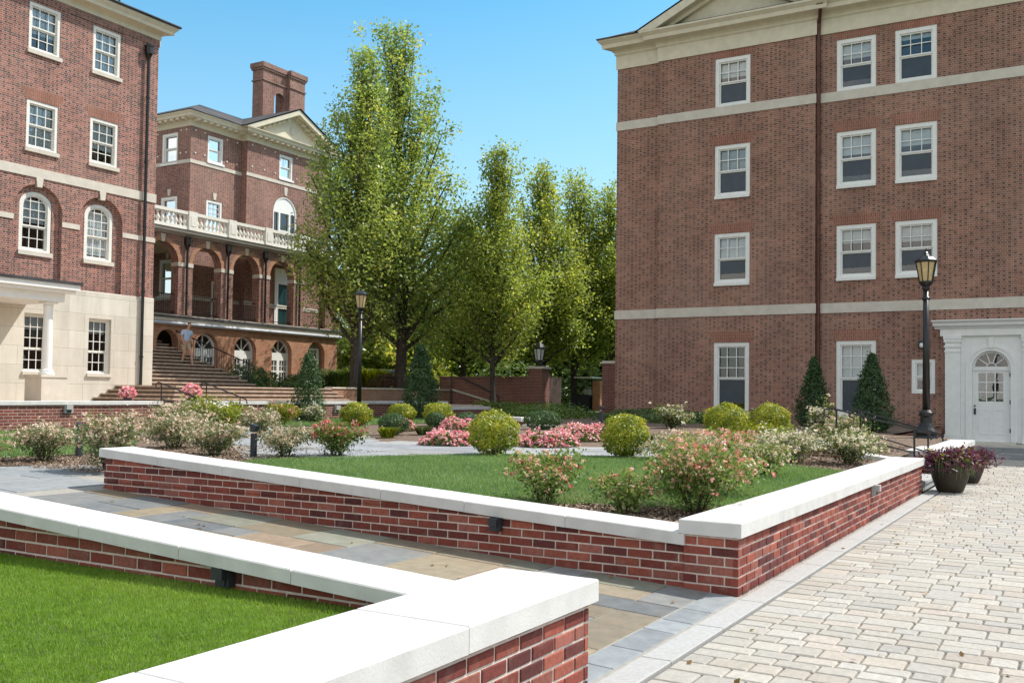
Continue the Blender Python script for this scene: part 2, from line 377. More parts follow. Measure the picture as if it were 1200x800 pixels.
def ring(mb, Mp, outer, inner, d0, d1, mi=0):
    n = len(outer)
    for i in range(n):
        j = (i+1) % n; a, b, c, e = outer[i], outer[j], inner[j], inner[i]
        mb.add([Mp(a[0], d1, a[1]), Mp(b[0], d1, b[1]), Mp(c[0], d1, c[1]), Mp(e[0], d1, e[1])], [(0, 1, 2, 3)], mi)
        mb.add([Mp(a[0], d0, a[1]), Mp(b[0], d0, b[1]), Mp(b[0], d1, b[1]), Mp(a[0], d1, a[1])], [(0, 1, 2, 3)], mi)
        mb.add([Mp(e[0], d0, e[1]), Mp(c[0], d0, c[1]), Mp(c[0], d1, c[1]), Mp(e[0], d1, e[1])], [(0, 1, 2, 3)], mi)
def prism(mb, Mp, poly, d0, d1, mi=0):
    n = len(poly); V = [Mp(u, d0, z) for u, z in poly]+[Mp(u, d1, z) for u, z in poly]
    mb.add(V, [tuple(range(n))[::-1], tuple(range(n, 2*n))]+[(i, (i+1) % n, n+(i+1) % n, n+i) for i in range(n)], mi)
def insets(u0, u1, z0, z1, rise, w, wb=None):
    return (u0+w, u1-w, z0+(w if wb is None else wb), z1-w, rise-w*.6 if rise else 0)
def window(bld, Mp, u0, u1, z0, z1, rise=0, casing=.10, cd0=-.17, cd1=-.02, cols=3, rup=2, rlo=0, upper=.5, blind=0., curtain=0., screen=False,
           frame='white', sill=None, label=None, name='window', sillw=.05):
    mb = MB()
    A = (u0, u1, z0, z1, rise); B = insets(*A, casing, casing*.7)
    ring(mb, Mp, outline(*A), outline(*B), cd0, cd1)
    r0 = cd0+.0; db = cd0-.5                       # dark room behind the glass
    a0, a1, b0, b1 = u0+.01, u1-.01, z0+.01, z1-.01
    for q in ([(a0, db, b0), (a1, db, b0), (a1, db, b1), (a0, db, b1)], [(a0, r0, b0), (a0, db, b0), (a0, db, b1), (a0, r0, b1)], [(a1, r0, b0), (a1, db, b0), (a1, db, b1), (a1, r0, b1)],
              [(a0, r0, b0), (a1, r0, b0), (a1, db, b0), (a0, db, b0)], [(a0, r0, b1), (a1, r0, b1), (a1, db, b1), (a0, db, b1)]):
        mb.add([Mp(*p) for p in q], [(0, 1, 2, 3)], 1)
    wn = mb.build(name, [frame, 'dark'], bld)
    if label: wn['label'] = label
    s = MB(); iu0, iu1, iz0, iz1, ir = B
    zm = iz0+(iz1-iz0)*upper; st = .045; dm0, dm1 = cd0+.02, cd1-.045
    U = (iu0, iu1, zm, iz1, ir); ring(s, Mp, outline(*U), outline(*insets(*U, st)), dm0+.035, dm1)
    Lw = (iu0, iu1, iz0, zm, 0); ring(s, Mp, outline(*Lw), outline(*insets(*Lw, st, st*1.3)), dm0, dm1-.035)
    def top(u):
        if not ir: return iz1
        c = (iu0+iu1)/2; r = (iu1-iu0)/2; return iz1-ir+ir*math.sqrt(max(0., 1-((u-c)/r)**2))
    for i in range(1, cols):
        u = iu0+(iu1-iu0)*i/cols
        s.fbox(Mp, u-.013, u+.013, dm1-.022, dm1-.003, zm+st*.6, top(u)-st*.5)
        if rlo: s.fbox(Mp, u-.013, u+.013, dm1-.057, dm1-.038, iz0+st, zm-st*.6)
    tz = iz1 if not ir else iz1-ir*.55
    for i in range(1, rup):
        z = zm+(tz-zm)*i/rup; s.fbox(Mp, iu0+st*.6, iu1-st*.6, dm1-.024, dm1-.005, z-.013, z+.013)
    if rup and ir: s.fbox(Mp, iu0+.1, iu1-.1, dm1-.024, dm1-.005, tz-.013, tz+.013)
    for i in range(1, rlo):
        z = iz0+(zm-iz0)*i/rlo; s.fbox(Mp, iu0+st*.6, iu1-st*.6, dm1-.059, dm1-.040, z-.013, z+.013)
    s.build('sash', frame, wn)
    p = MB(); pts = outline(*insets(*B, .01)); p.add([Mp(u, cd0+.012, z) for u, z in pts], [tuple(range(len(pts)))]); p.build('pane', 'glass', wn)
    if blind or curtain:
        q = MB(); h = blind or curtain
        zt = iz1-.01 if not ir else iz1-ir*.35
        zb = iz0+(iz1-iz0)*(1-h); n = 10
        if blind: q.fbox(Mp, iu0+.02, iu1-.02, cd0-.03, cd0-.02, zb, zt)
        else:
            for i in range(n*2):        # hanging folds
                ua, ub = iu0+(iu1-iu0)*i/(n*2), iu0+(iu1-iu0)*(i+1)/(n*2)
                da, dbb = (-.006 if i % 2 else -.03), (-.03 if i % 2 else -.006)
                q.add([Mp(ua, cd0+da, zb), Mp(ub, cd0+dbb, zb), Mp(ub, cd0+dbb, zt), Mp(ua, cd0+da, zt)], [(0, 1, 2, 3)])
        q.build('blind' if blind else 'curtain', 'blind' if blind else 'curtain', wn)
    if screen:
        q = MB(); q.fbox(Mp, iu0+.03, iu1-.03, dm0-.002, dm0+.006, iz0+.05+(.22 if screen == 2 else 0), zm-.03); q.build('insect_screen', 'screen', wn)
    if sill:
        q = MB(); q.fbox(Mp, u0-sillw, u1+sillw, cd0, .07, z0-sill, z0+.012); q.build('sill', 'limestone' if frame == 'offwhite' else 'white', wn)
    return wn
def downpipe(bld, x, y, z0, z1, mat, r=.05, hopper=True):
    m = MB(); m.tube([(x, y, z0), (x, y, z1)], r, 8)
    for z in np.arange(z0+1, z1-.5, 2.4): m.lathe(x, y, [(r+.02, z), (r+.02, z+.06)], 8)
    o = m.build('downpipe', mat, bld)
    if hopper:
        h = MB(); h.lathe(x, y, [(.06, z1-.12), (.09, z1), (.15, z1+.12), (.15, z1+.36), (.17, z1+.38), (.17, z1+.42)], 8, rot=PI/8); h.build('hopper', mat, o)
    return o

# ------------------------------------------------------------------ RIGHT BUILDING
xR = 34.3
RB = thing('brick_building', 'four storey brown brick building with white arched entrance door and brown downpipe', 'building', (xR, 2.5, 0))
FR = FX(xR); FB = FX(xR-.12)
cols3 = {'c1': (10.20, 11.50), 'c2': (5.93, 7.22), 'c3': (4.03, 5.32)}
floors = {'f1': (.88, 3.41), 'f2': (5.55, 7.36), 'f3': (8.71, 10.58), 'f4': (12.0, 13.78)}
bayops = [(*cols3['c1'], *floors[k]) for k in floors]
rops = [(*cols3[c], *floors[k]) for c in ('c2', 'c3') for k in floors if not (c == 'c3' and k == 'f1')]+[(4.10, 4.82, 1.65, 2.77)]
doorop = (1.90, 3.0, .15, 3.02, .55)
mb = MB()
facade(mb, FB, 7.90, 13.70, -.1, 14.05, bayops, .2)
facade(mb, FR, -14., 7.90, -.1, 14.05, rops+[(1.88, 3.02, .13, 3.04, .57)], .2)
facade(mb, FR, 13.70, 15.45, -.1, 14.05)
for y in (7.90, 13.70): mb.add([(xR, y, -.1), (xR-.12, y, -.1), (xR-.12, y, 14.05), (xR, y, 14.05)], [(0, 1, 2, 3)])
mb.box(xR+.02, 48, 15.15, 15.45, -.1, 15.1); mb.box(47.5, 48, -14, 15.15, -.1, 15.1)
mb.build('wall', 'brick_right', RB)
def belts(F, u0, u1, zs, d=.035, e=.0): 
    for z0, z1 in zs:
        m.fbox(F, u0, u1, -.02, d, z0, z1)
for F, a, b in ((FB, 7.87, 13.73), (FR, -14, 7.865), (FR, 13.735, 15.485)):
    for z0, z1 in ((4.37, 4.71), (11.665, 11.995)): m = MB(); m.fbox(F, a, b, -.02, .035, z0, z1); m.build('belt_course', 'limestone', RB)
prof = [(-.02, 14.05), (.05, 14.05), (.05, 14.56), (.10, 14.60), (.10, 14.68), (.16, 14.74), (.46, 14.80), (.48, 14.94), (.60, 15.06), (.60, 15.12), (-.02, 15.14)]
m = MB()
m.extr(FR, prof, 13.73, 15.45, 0, 0, 1.); m.extr(FR, prof, -14, 7.87)
m.extr(FB, prof, 7.90, 13.70, 0, 1., 1.)
def pediment(m, F, ua, ub, zb, za, th, d1, dty):
    c = (ua+ub)/2; k = (za-zb)/(c-ua); dz = th*math.sqrt(1+k*k)
    prism(m, F, [(ua, zb), (c, za), (c, za-dz), (ua+dz/k, zb)], 0., d1)
    prism(m, F, [(ub, zb), (c, za), (c, za-dz), (ub-dz/k, zb)], 0., d1)
    e = .45; kk = dz*1.45
    prism(m, F, [(ua+dz/k, zb), (c, za-dz), (c, za-kk), (ua+kk/k, zb)], 0., d1*e)
    prism(m, F, [(ub-dz/k, zb), (c, za-dz), (c, za-kk), (ub-kk/k, zb)], 0., d1*e)
    prism(m, F, [(ua+.2, zb), (ub-.2, zb), (c, za-.1)], -.05, dty)
pediment(m, FB, 7.25, 14.35, 15.13, 16.78, .30, .60, .06)
m.build('cornice', 'cornice', RB)
m = MB()
m.add([(xR-.63, -14, 15.15), (xR-.63, 16.08, 15.15), (48.6, 16.08, 15.15), (48.6, -14, 15.15), (41, 9, 18.6), (41, -14, 18.6)], [(0, 1, 4, 5), (1, 2, 4), (2, 3, 5, 4)])
m.add([(xR-.74, 7.15, 15.14), (xR-.74, 10.8, 16.85), (xR-.74, 14.45, 15.14), (41, 7.15, 15.2), (41, 10.8, 16.9), (41, 14.45, 15.2)], [(0, 1, 4, 3), (1, 2, 5, 4)])
m.box(xR-.66, xR+1, 13.6, 16.08, 15.121, 15.16)
m.build('roof', 'slate', RB)
for c in cols3:
    for k in ('f1', 'f2', 'f3', 'f4'):
        if c == 'c3' and k == 'f1': continue
        a, b = cols3[c]; F = FB if c == 'c1' else FR; zt = floors[k][1]; m = MB()
        if zt+.34 > 14.05: m.fbox(F, a-.12, b+.12, -.02, .004, zt+.004, 14.04)
        else: prism(m, F, [(a-.05, zt+.004), (b+.05, zt+.004), (b+.2, zt+.37), (a-.2, zt+.37)], -.02, .004)
        m.build('jack_arch', 'brick_soldier', RB)
wi = 0
for c in cols3:
    for k in floors:
        if c == 'c3' and k == 'f1': continue
        F = FB if c == 'c1' else FR; z0, z1 = floors[k]
        bl = {('c1', 'f4'): .36, ('c1', 'f3'): .62, ('c1', 'f2'): .58, ('c2', 'f4'): .34, ('c3', 'f4'): .12, ('c3', 'f3'): .34, ('c2', 'f3'): .40, ('c2', 'f2'): .30, ('c3', 'f2'): .34, ('c2', 'f1'): .5}.get((c, k), 0)
        window(RB, F, *cols3[c], z0, z1, cols=3, rup=3 if k == 'f1' else 2, blind=bl, screen=(1 if (c, k) in (('c1', 'f4'), ('c3', 'f4'), ('c2', 'f1'), ('c1', 'f3')) else 2), casing=.135, sill=.0 if k == 'f4' else .09, sillw=-.002)
window(RB, FR, 4.10, 4.82, 1.65, 2.77, cols=1, rup=1, blind=.62, casing=.12, label='small square window beside the white entrance')
o = downpipe(RB, xR-.10, 7.80, -.05, 14.2, 'copper', .062, False)
h = MB(); h.tube([(xR-.10, 7.80, 14.2), (xR-.14, 7.78, 14.45), (xR-.5, 7.66, 14.8), (xR-.5, 7.66, 15.05)], .065, 8); h.box(xR-.62, xR-.4, 7.55, 7.78, 14.93, 15.09); h.build('elbow', 'copper', o)
# entrance
m = MB()
for a, b in ((3.34, 3.78), (1.12, 1.56)):
    m.fbox(FR, a, b, -.01, .24, .25, 3.30); m.fbox(FR, a-.03, b+.03, -.01, .28, .12, .36)
    for z0, z1, e in ((2.98, 3.03, .02), (3.14, 3.19, .03), (3.30, 3.40, .035), (3.40, 3.50, .05)): m.fbox(FR, a-e, b+e, -.01, .24+e, z0, z1)
facade(m, FX(xR-.16), 1.562, 3.338, .12, 3.62, [doorop], .3)
m.fbox(FR, .98, 3.92, -.01, .26, 3.501, 3.72)
m.extr(FR, [(-.01, 3.721), (.28, 3.721), (.32, 3.78), (.40, 3.82), (.42, 3.90), (.50, 3.97), (.50, 4.0), (-.01, 4.02)], .92, 3.98, 0, .35, .35)
o1 = outline(1.72, 3.18, .15, 3.20, .73); o2 = outline(1.80, 3.10, .15, 3.12, .65); o3 = outline(1.90, 3.0, .15, 3.02, .55)
ring(m, FR, o1, o2, .15, .205); ring(m, FR, o2, o3, .15, .185)
prism(m, FR, [(2.40, 3.10), (2.50, 3.10), (2.53, 3.42), (2.37, 3.42)], .15, .235)
ds = m.build('door_surround', 'white', RB)
m = MB(); m.fbox(FR, 1.05, 3.85, -.02, .62, -.02, .10); m.fbox(FR, 1.75, 3.15, -.02, .40, .10, .148); m.build('door_step', 'limestone', RB)
FD = FX(xR-.02)
m = MB()
facade(m, FD, 1.90, 3.0, .15, 2.40, [(2.12+.0+i*.245, 2.12+.215+i*.245, 1.42+j*.31, 1.42+.28+j*.31) for i in range(3) for j in range(3)], .03)
for u0, u1 in ((2.08, 2.42), (2.48, 2.82)):
    ring(m, FD, outline(u0, u1, .38, 1.18), outline(u0+.04, u1-.04, .42, 1.14), -.01, .012)
m.fbox(FD, 1.9, 3.0, -.04, .035, 2.40, 2.49)
dr = m.build('door', 'white', RB)
m = MB(); m.fbox(FD, 2.0, 2.95, -.03, -.025, 1.38, 2.38); pts = outline(1.96, 2.94, 2.47, 2.98, .49); m.add([FD(u, -.03, z) for u, z in pts], [tuple(range(len(pts)))]); m.build('pane', 'glass', dr)
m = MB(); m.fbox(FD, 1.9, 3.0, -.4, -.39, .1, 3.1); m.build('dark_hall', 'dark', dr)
m = MB()
ring(m, FD, outline(1.90, 3.0, 2.48, 3.02, .54), outline(1.98, 2.92, 2.52, 2.95, .43), -.03, .03)
ring(m, FD, outline(2.30, 2.60, 2.50, 2.66, .15, 8), outline(2.33, 2.57, 2.52, 2.63, .11, 8), -.02, .02)
for a in (36, 72, 108, 144):
    ca, sa = math.cos(math.radians(a)), math.sin(math.radians(a))
    p = [(2.45+ca*.15-sa*.014, 2.51+sa*.15+ca*.014), (2.45+ca*.15+sa*.014, 2.51+sa*.15-ca*.014), (2.45+ca*.46+sa*.014, 2.51+sa*.46-ca*.014), (2.45+ca*.46-sa*.014, 2.51+sa*.46+ca*.014)]
    prism(m, FD, p, -.02, .02)
m.build('fanlight', 'white', RB)
m = MB(); m.tube([FD(2.93, .02, 1.12), FD(2.93, .07, 1.12)], .028, 8); m.tube([FD(2.93, .02, 1.28), FD(2.93, .04, 1.28)], .028, 8); m.fbox(FD, 2.9, 2.96, 0, .02, 1.0, 1.2); m.build('handle', 'darkmetal', dr)
m = MB()
for z in (.45, 1.35, 2.2): m.fbox(FD, 1.915, 1.945, 0, .03, z, z+.12)
m.build('hinge', 'darkmetal', dr)
m = MB(); m.fbox(FR, 4.38, 4.58, 0, .08, 3.12, 3.38); m.fbox(FR, 4.36, 4.60, .08, .20, 3.30, 3.36); wl = m.build('wall_lamp', 'darkmetal', RB)
m = MB(); m.lathe(xR-.14, 4.48, [(.05, 3.14), (.075, 3.18), (.075, 3.28), (.04, 3.30)], 10); m.build('lamp_globe', 'lampwhite', wl, smooth=True)
m = MB(); m.fbox(FB, 11.3, 12.6, -.01, .03, .42, .62); m.build('vent_grille', 'limestone', RB)

# ------------------------------------------------------------------ LEFT BUILDING
yL = 29.88
LB = thing('brick_building', 'sunlit rose brick building with pale stone ground floor and white columned porch', 'building', (18., yL, 1.0))
FL = FY(yL)
m = MB()
recs = [(18.98, 20.72, 4.83, 8.20, .87), (21.40, 23.14, 4.83, 8.20, .87), (16.56, 18.30, 4.83, 8.20, .87)]
upw = [(19.33, 20.48, 12.62, 14.22), (21.74, 22.88, 12.62, 14.22), (19.33, 20.48, 9.36, 10.97), (21.71, 22.86, 9.36, 10.97)]
facade(m, FL, 4., 24.54, 4.83, 14.55, recs+upw, .14)
for r in recs: facade(m, FY(yL+.14), r[0]-.1, r[1]+.1, 4.8, 8.4, [((r[0]+r[1])/2-.585, (r[0]+r[1])/2+.585, 5.96, 7.98, .42)], .2)
m.box(24.24, 24.54, yL+.01, 45, 1.0, 14.9); m.box(4, 24.24, 44.7, 45, 1, 14.9); m.box(4, 4.3, yL+.01, 44.7, 1, 14.9)
m.build('wall', 'brick_left', LB)
m = MB(); facade(m, FY(yL-.04), 4., 24.57, .6, 4.83, [(19.44, 20.35, 1.98, 3.92), (21.84, 22.75, 1.98, 3.92)], .24)
m.add([(4, yL-.04, 4.83), (24.57, yL-.04, 4.83), (24.57, yL+.01, 4.86), (4, yL+.01, 4.86)], [(0, 1, 2, 3)])
m.box(24.54, 24.57, yL-.039, 35.2, .6, 4.83)
m.build('stone_base', 'stone_block', LB)
m = MB(); m.fbox(FL, 4, 24.57, -.01, .035, 8.42, 8.74)
for c in (19.85, 22.27): prism(m, FL, [(c-.09, 8.12), (c+.09, 8.12), (c+.13, 8.43), (c-.13, 8.43)], -.1, .045)
for a, b in ((18.30, 18.98), (20.72, 21.40), (23.14, 24.57)): m.fbox(FL, a+.004, b-.004, -.01, .03, 6.93, 7.10)
m.build('belt_course', 'limestone', LB)
m = MB(); m.extr(FL, [(-.02, 14.55), (.06, 14.55), (.06, 14.70), (.12, 14.74), (.38, 14.80), (.40, 14.90), (.50, 15.02), (.50, 15.08), (-.02, 15.10)], 4, 24.54, 0, 0, 1.)
m.box(24.55, 25.04, 30.4, 45, 14.56, 15.08)
m.build('cornice', 'cornice', LB)
m = MB(); m.fbox(FL, 4, 24.56, -.01, .03, 14.30, 14.548)
m.build('brick_frieze', 'brick_mid', LB)
m = MB(); m.add([(4, yL-.53, 15.11), (25.08, yL-.53, 15.11), (25.08, 45.5, 15.11), (4, 45.5, 15.11), (4, 37.7, 18.), (17.5, 37.7, 18.)], [(0, 1, 5, 4), (1, 2, 5), (2, 3, 4, 5)])
m.tube([(4, yL-.53, 15.12), (25.1, yL-.53, 15.12)], .05, 6); m.tube([(23.0, 30.2, 15.2), (23.0, 30.2, 16.4)], .04, 6)
m.build('roof', 'slate', LB)
for w_ in upw:
    if w_[3] < 13: m = MB(); prism(m, FL, [(w_[0]-.05, w_[3]+.004), (w_[1]+.05, w_[3]+.004), (w_[1]+.2, w_[3]+.40), (w_[0]-.2, w_[3]+.40)], -.02, .004); m.build('jack_arch', 'brick_soldier', LB)
def archband(m, F, c, r, zs, th, d, n=20):
    p = [(c+r*math.cos(PI*i/n), zs+r*math.sin(PI*i/n)) for i in range(n+1)]; q = [(c+(r+th)*math.cos(PI*i/n), zs+(r+th)*math.sin(PI*i/n)) for i in range(n+1)]
    for i in range(n): prism(m, F, [p[i], p[i+1], q[i+1], q[i]], -.02, d)
for r in recs: m = MB(); archband(m, FL, (r[0]+r[1])/2, .875, 7.33, .22, .006); m.build('brick_arch', 'brick_left', LB)
for i, w_ in enumerate(upw): window(LB, FL, *w_, cols=3, rup=2, rlo=2, curtain=(.62, .95, .96, .66)[i], frame='offwhite', sill=.12, casing=.11)
for i, r in enumerate(recs[:2]):
    c = (r[0]+r[1])/2; window(LB, FY(yL+.14), c-.57, c+.57, 5.97, 7.97, .42, cols=3, rup=3, rlo=2, upper=.42, curtain=(.5, .93)[i], frame='offwhite', sill=.13, casing=.12)
for a in (19.44, 21.84): window(LB, FY(yL-.04), a, a+.91, 1.98, 3.92, cols=3, rup=3, rlo=2, upper=.4, frame='offwhite', sill=.10, casing=.07, cd0=-.22, cd1=-.12, blind=.25)
downpipe(LB, 24.0, yL-.12, 1.62, 13.75, 'black', .055)
# porch
py = 28.0
po = MB(); po.box(10, 19.72, 27.4, yL-.05, 4.55, 4.72); po.box(10, 19.64, 27.5, yL-.05, 4.45, 4.549); po.box(10, 19.4, 27.72, yL-.05, 4.17, 4.449)
po = po.build('porch', 'white', LB)
q = MB(); q.box(10, 19.78, 27.34, yL-.05, 4.721, 4.80); q.build('porch_roof', 'slate', po)
for cx in (19.03, 15.5, 12.0):
    q = MB(); q.lathe(cx, py, [(.23, 1.88), (.23, 1.95), (.19, 1.97), (.20, 2.02), (.155, 2.06), (.15, 2.8), (.13, 3.98), (.15, 4.0), (.15, 4.04), (.13, 4.06), (.18, 4.11)], 20); q.box(cx-.2, cx+.2, py-.2, py+.2, 4.11, 4.168); q.build('column', 'white', po, smooth=False)
    q = MB(); q.box(cx-.44, cx+.44, py-.42, py+.42, .9, 1.80); q.box(cx-.47, cx+.47, py-.45, py+.45, 1.80, 1.879); q.build('pedestal', 'limestone', po)

# ------------------------------------------------------------------ MIDDLE BUILDING
yM = 35.0
MBd = thing('brick_building', 'brick building with open arcade, white balustrade, pediment and tall arched chimney', 'building', (36., yM, 1.6))
FA = FY(yM); FU = FY(38.5); FC = FY(38.1); FS = FX(33.7)
m = MB()
ups = [(28.34, 30.10, 4.84, 8.05, .88), (30.93, 32.63, 4.84, 8.05, .85), (33.38, 35.10, 4.84, 8.05, .86), (35.83, 37.55, 4.84, 8.05, .86), (38.28, 40.0, 4.84, 8.05, .86), (25.0, 27.6, 4.84, 8.05, .86)]
facade(m, FA, 24.6, 40.95, 4.84, 8.41, ups, .45)
for x0, x1 in ((24.6, 40.95),): facade(m, FY(yM+.45), x0, x1, 4.84, 8.41, ups, .01)
m.add([(40.95, yM, 4.84), (40.95, yM+.45, 4.84), (40.95, yM+.45, 8.41), (40.95, yM, 8.41)], [(0, 1, 2, 3)])
facade(m, FU, 33.7, 37.15, 4.84, 14.75, [(34.81, 35.85, 13.15, 14.49), (34.8, 35.86, 9.45, 11.19), (35.25, 36.15, 4.85, 7.05)], .2)
facade(m, FC, 37.15, 43.85, 4.84, 14.75, [(39.55, 40.6, 13.2, 14.52), (39.15, 41.0, 9.3, 12.22, .92), (39.35, 40.95, 4.85, 8.2)], .2)
m.add([(37.15, 38.5, 4.84), (37.15, 38.1, 4.84), (37.15, 38.1, 14.75), (37.15, 38.5, 14.75)], [(0, 1, 2, 3)])
facade(m, FS, 38.5, 48, 4.84, 14.75, [(39.45, 40.6, 12.95, 14.5), (39.35, 40.6, 9.3, 11.25), (39.4, 40.6, 6.2, 8.05)], .2)
m.box(43.55, 43.85, 38.11, 48, 1.0, 14.75); m.box(33.72, 43.55, 47.7, 48, 1.0, 14.75)
m.build('wall', 'brick_mid', MBd)
low = [(28.96, 30.12, 1.6, 4.14, .58), (31.08, 32.50, 1.6, 4.08, .71), (33.52, 34.93, 1.6, 4.08, .705), (36.02, 37.43, 1.6, 4.08, .705), (38.6, 39.95, 1.6, 4.08, .675)]
m = MB(); facade(m, FY(yM-.06), 24.6, 40.95, 1.0, 4.50, low, .38)
m.box(40.65, 40.95, yM-.059, 38.5, 1.0, 4.5)
m.build('arcade_base', 'brick_orange', MBd)
for r in low: m = MB(); archband(m, FY(yM-.06), (r[0]+r[1])/2, (r[1]-r[0])/2, r[3]-r[4], .2, .006); m.build('brick_arch', 'brick_orange', MBd)
for r in ups: m = MB(); archband(m, FA, (r[0]+r[1])/2, (r[1]-r[0])/2, r[3]-r[4], .2, .006); m.build('brick_arch', 'brick_orange', MBd)
def key(F, u, z0, z1, w0=.08): m = MB(); prism(m, F, [(u-w0, z0), (u+w0, z0), (u+w0*1.5, z1), (u-w0*1.5, z1)], -.05, .03); m.build('keystone', 'limestone', MBd)
for r in ups: key(FA, (r[0]+r[1])/2, 8.02, 8.36)
key(FU, 35.33, 11.25, 11.59); key(FC, 40.07, 12.3, 12.75, .09)
for z in (11.3, 8.1): key(FS, 39.98, z, z+.34)
for a, b in ((30.10, 30.93), (32.63, 33.38), (35.10, 35.83), (37.55, 38.28), (40.0, 40.95), (27.6, 28.34)):
    m = MB(); m.box(a-.012, b+.012, yM-.03, yM+.46, 7.02, 7.2); m.build('impost', 'limestone', MBd)
m = MB()
for x0, x1, F in ((33.67, 37.145, FU), (37.115, 43.88, FC), (38.471, 48, FS)):
    for z0, z1 in ((12.86, 13.04), (6.0, 6.2)): m = MB(); m.fbox(F, x0, x1, -.01, .03, z0, z1); m.build('belt_course', 'limestone', MBd)
# porch floor, gutter, roof slab and balustrade
m = MB(); m.box(24.6, 40.95, yM-.20, 38.05, 4.52, 4.80); m.box(24.6, 33.65, 38.1, 46, 4.52, 4.80); m.build('porch_floor', 'limestone', MBd)
m = MB(); m.box(24.6, 41.1, yM-.26, yM-.225, 4.66, 4.76); m.build('eave', 'slate', MBd)
m = MB(); m.tube([(24.6, yM-.18, 4.42), (41.1, yM-.18, 4.42)], .085, 8); m.build('gutter', plain('silver_gutter', (.55, .56, .60), .35, .06, 4, 0, .3), MBd)
m = MB(); m.extr(FA, [(-.5, 8.41), (.05, 8.41), (.10, 8.46), (.28, 8.52), (.30, 8.62), (.34, 8.66), (-.5, 8.68)], 24.6, 40.95, 0, 0, 1.); m.box(24.6, 40.95, yM+.51, 38.06, 8.43, 8.66); m.box(24.6, 33.66, 38.1, 46, 8.43, 8.66)
m.build('porch_cornice', plain('grey_cornice', (.42, .40, .37), .7, .1, 4), MBd)
m = MB(); m.box(24.6, 40.9, yM+.46, 38.0, 8.38, 8.425); m.box(24.6, 33.6, 38.1, 46, 8.38, 8.425); m.build('porch_ceiling', 'porchceil', MBd)
yb = yM-.12
m = MB(); m.box(24.6, 41.1, yb-.13, yb+.13, 9.36, 9.50); m.box(24.6, 41.1, yb-.11, yb+.11, 8.68, 8.82)
bal = m.build('balustrade', 'offwhite', MBd)
posts = [25.75, 28.2, 30.65, 33.05, 35.45, 37.85, 40.85]; protoB = None
for i, px in enumerate(posts):
    m = MB(); m.box(px-.24, px+.24, yb-.17, yb+.17, 8.68, 9.53); m.box(px-.14, px+.14, yb-.185, yb-.16, 8.86, 9.32); m.build('post', 'offwhite', bal)
    if i+1 < len(posts):
        a, b = px+.24, posts[i+1]-.24; n = 8
        for j in range(n):
            bx = a+(b-a)*(j+.5)/n
            if protoB is None:
                m = MB(); m.lathe(bx, yb, [(.075, 8.82), (.075, 8.86), (.04, 8.89), (.085, 8.98), (.09, 9.04), (.045, 9.16), (.035, 9.24), (.06, 9.27), (.07, 9.31), (.07, 9.36)], 8); protoB = m.build('baluster', 'offwhite', bal, smooth=True); bx0 = bx
            else:
                c = protoB.copy(); COL.objects.link(c); c.parent = bal; c.location = (bx-bx0, 0, 0)
for px in (30.52, 32.98, 35.43, 37.88): downpipe(MBd, px, yM-.10, 4.8, 7.92, 'black', .05)
# porch iron rail
m = MB()
for r in ups:
    for z in (4.95, 5.75): m.tube([(r[0], yM+.2, z), (r[1], yM+.2, z)], .022, 5)
    for x in np.arange(r[0]+.08, r[1], .12): m.tube([(x, yM+.2, 4.95), (x, yM+.2, 5.75)], .011, 4, cap=False)
m.build('iron_rail', 'black', MBd)
# french doors under the arcade
for i, r in enumerate(low[1:]):
    Fd = FY(yM-.06); c = (r[0]+r[1])/2; zs = r[3]-r[4]; R_ = (r[1]-r[0])/2
    if i < 3:
        m = MB(); A = (r[0]+.005, r[1]-.005, 1.6, r[3]-.005, r[4]-.003); ring(m, Fd, outline(*A), outline(*insets(*A, .07)), -.34, -.24)
        m.fbox(Fd, r[0]+.07, r[1]-.07, -.33, -.25, zs-.36, zs+.03)
        m.fbox(Fd, c-.09, c+.09, -.33, -.25, 1.6, zs-.36)
        for a in (45, 90, 135): 
            ca, sa = math.cos(math.radians(a)), math.sin(math.radians(a)); prism(m, Fd, [(c-sa*.022, zs+ca*.022), (c+sa*.022, zs-ca*.022), (c+ca*R_*.93+sa*.022, zs+sa*R_*.93-ca*.022), (c+ca*R_*.93-sa*.022, zs+sa*R_*.93+ca*.022)], -.32, -.27)
        for s_ in (-1, 1):
            x0, x1 = sorted((c+s_*.09, c+s_*(R_-.07)))
            m.fbox(Fd, x0, x1, -.33, -.26, 2.42, 2.50)
            for z in (1.95, 2.74): m.fbox(Fd, x0, x1, -.32, -.27, z-.015, z+.015)
            for k in (1, 2): xx = x0+(x1-x0)*k/3; m.fbox(Fd, xx-.013, xx+.013, -.32, -.27, 1.6, zs-.36)
        fd = m.build('french_door', 'white', MBd)
    else:
        m = MB(); A = (r[0]+.18, r[1]-.22, 1.6, 3.75, 0); ring(m, Fd, outline(*A), outline(*insets(*A, .09)), -.34, -.22); m.fbox(Fd, r[0]+.01, r[1]-.01, -.36, -.35, 1.6, 4.0)
        for k in (1, 2): xx = A[0]+.09+(A[1]-A[0]-.18)*k/3; m.fbox(Fd, xx-.013, xx+.013, -.32, -.28, 1.6, 3.66)
        for z in (2.2, 2.7, 3.2): m.fbox(Fd, A[0]+.09, A[1]-.09, -.32, -.28, z-.013, z+.013)
        fd = m.build('french_door', 'offwhite', MBd)
    p = MB(); pts = outline(r[0]+.03, r[1]-.03, 1.62, r[3]-.03, r[4]-.02); p.add([Fd(u, -.345, z) for u, z in pts], [tuple(range(len(pts)))]); p.build('pane', 'glass', fd)
    p = MB(); p.fbox(Fd, r[0]-.05, r[1]+.05, -1.2, -1.15, 1.5, 4.2); p.build('dark_hall', 'dark', fd)
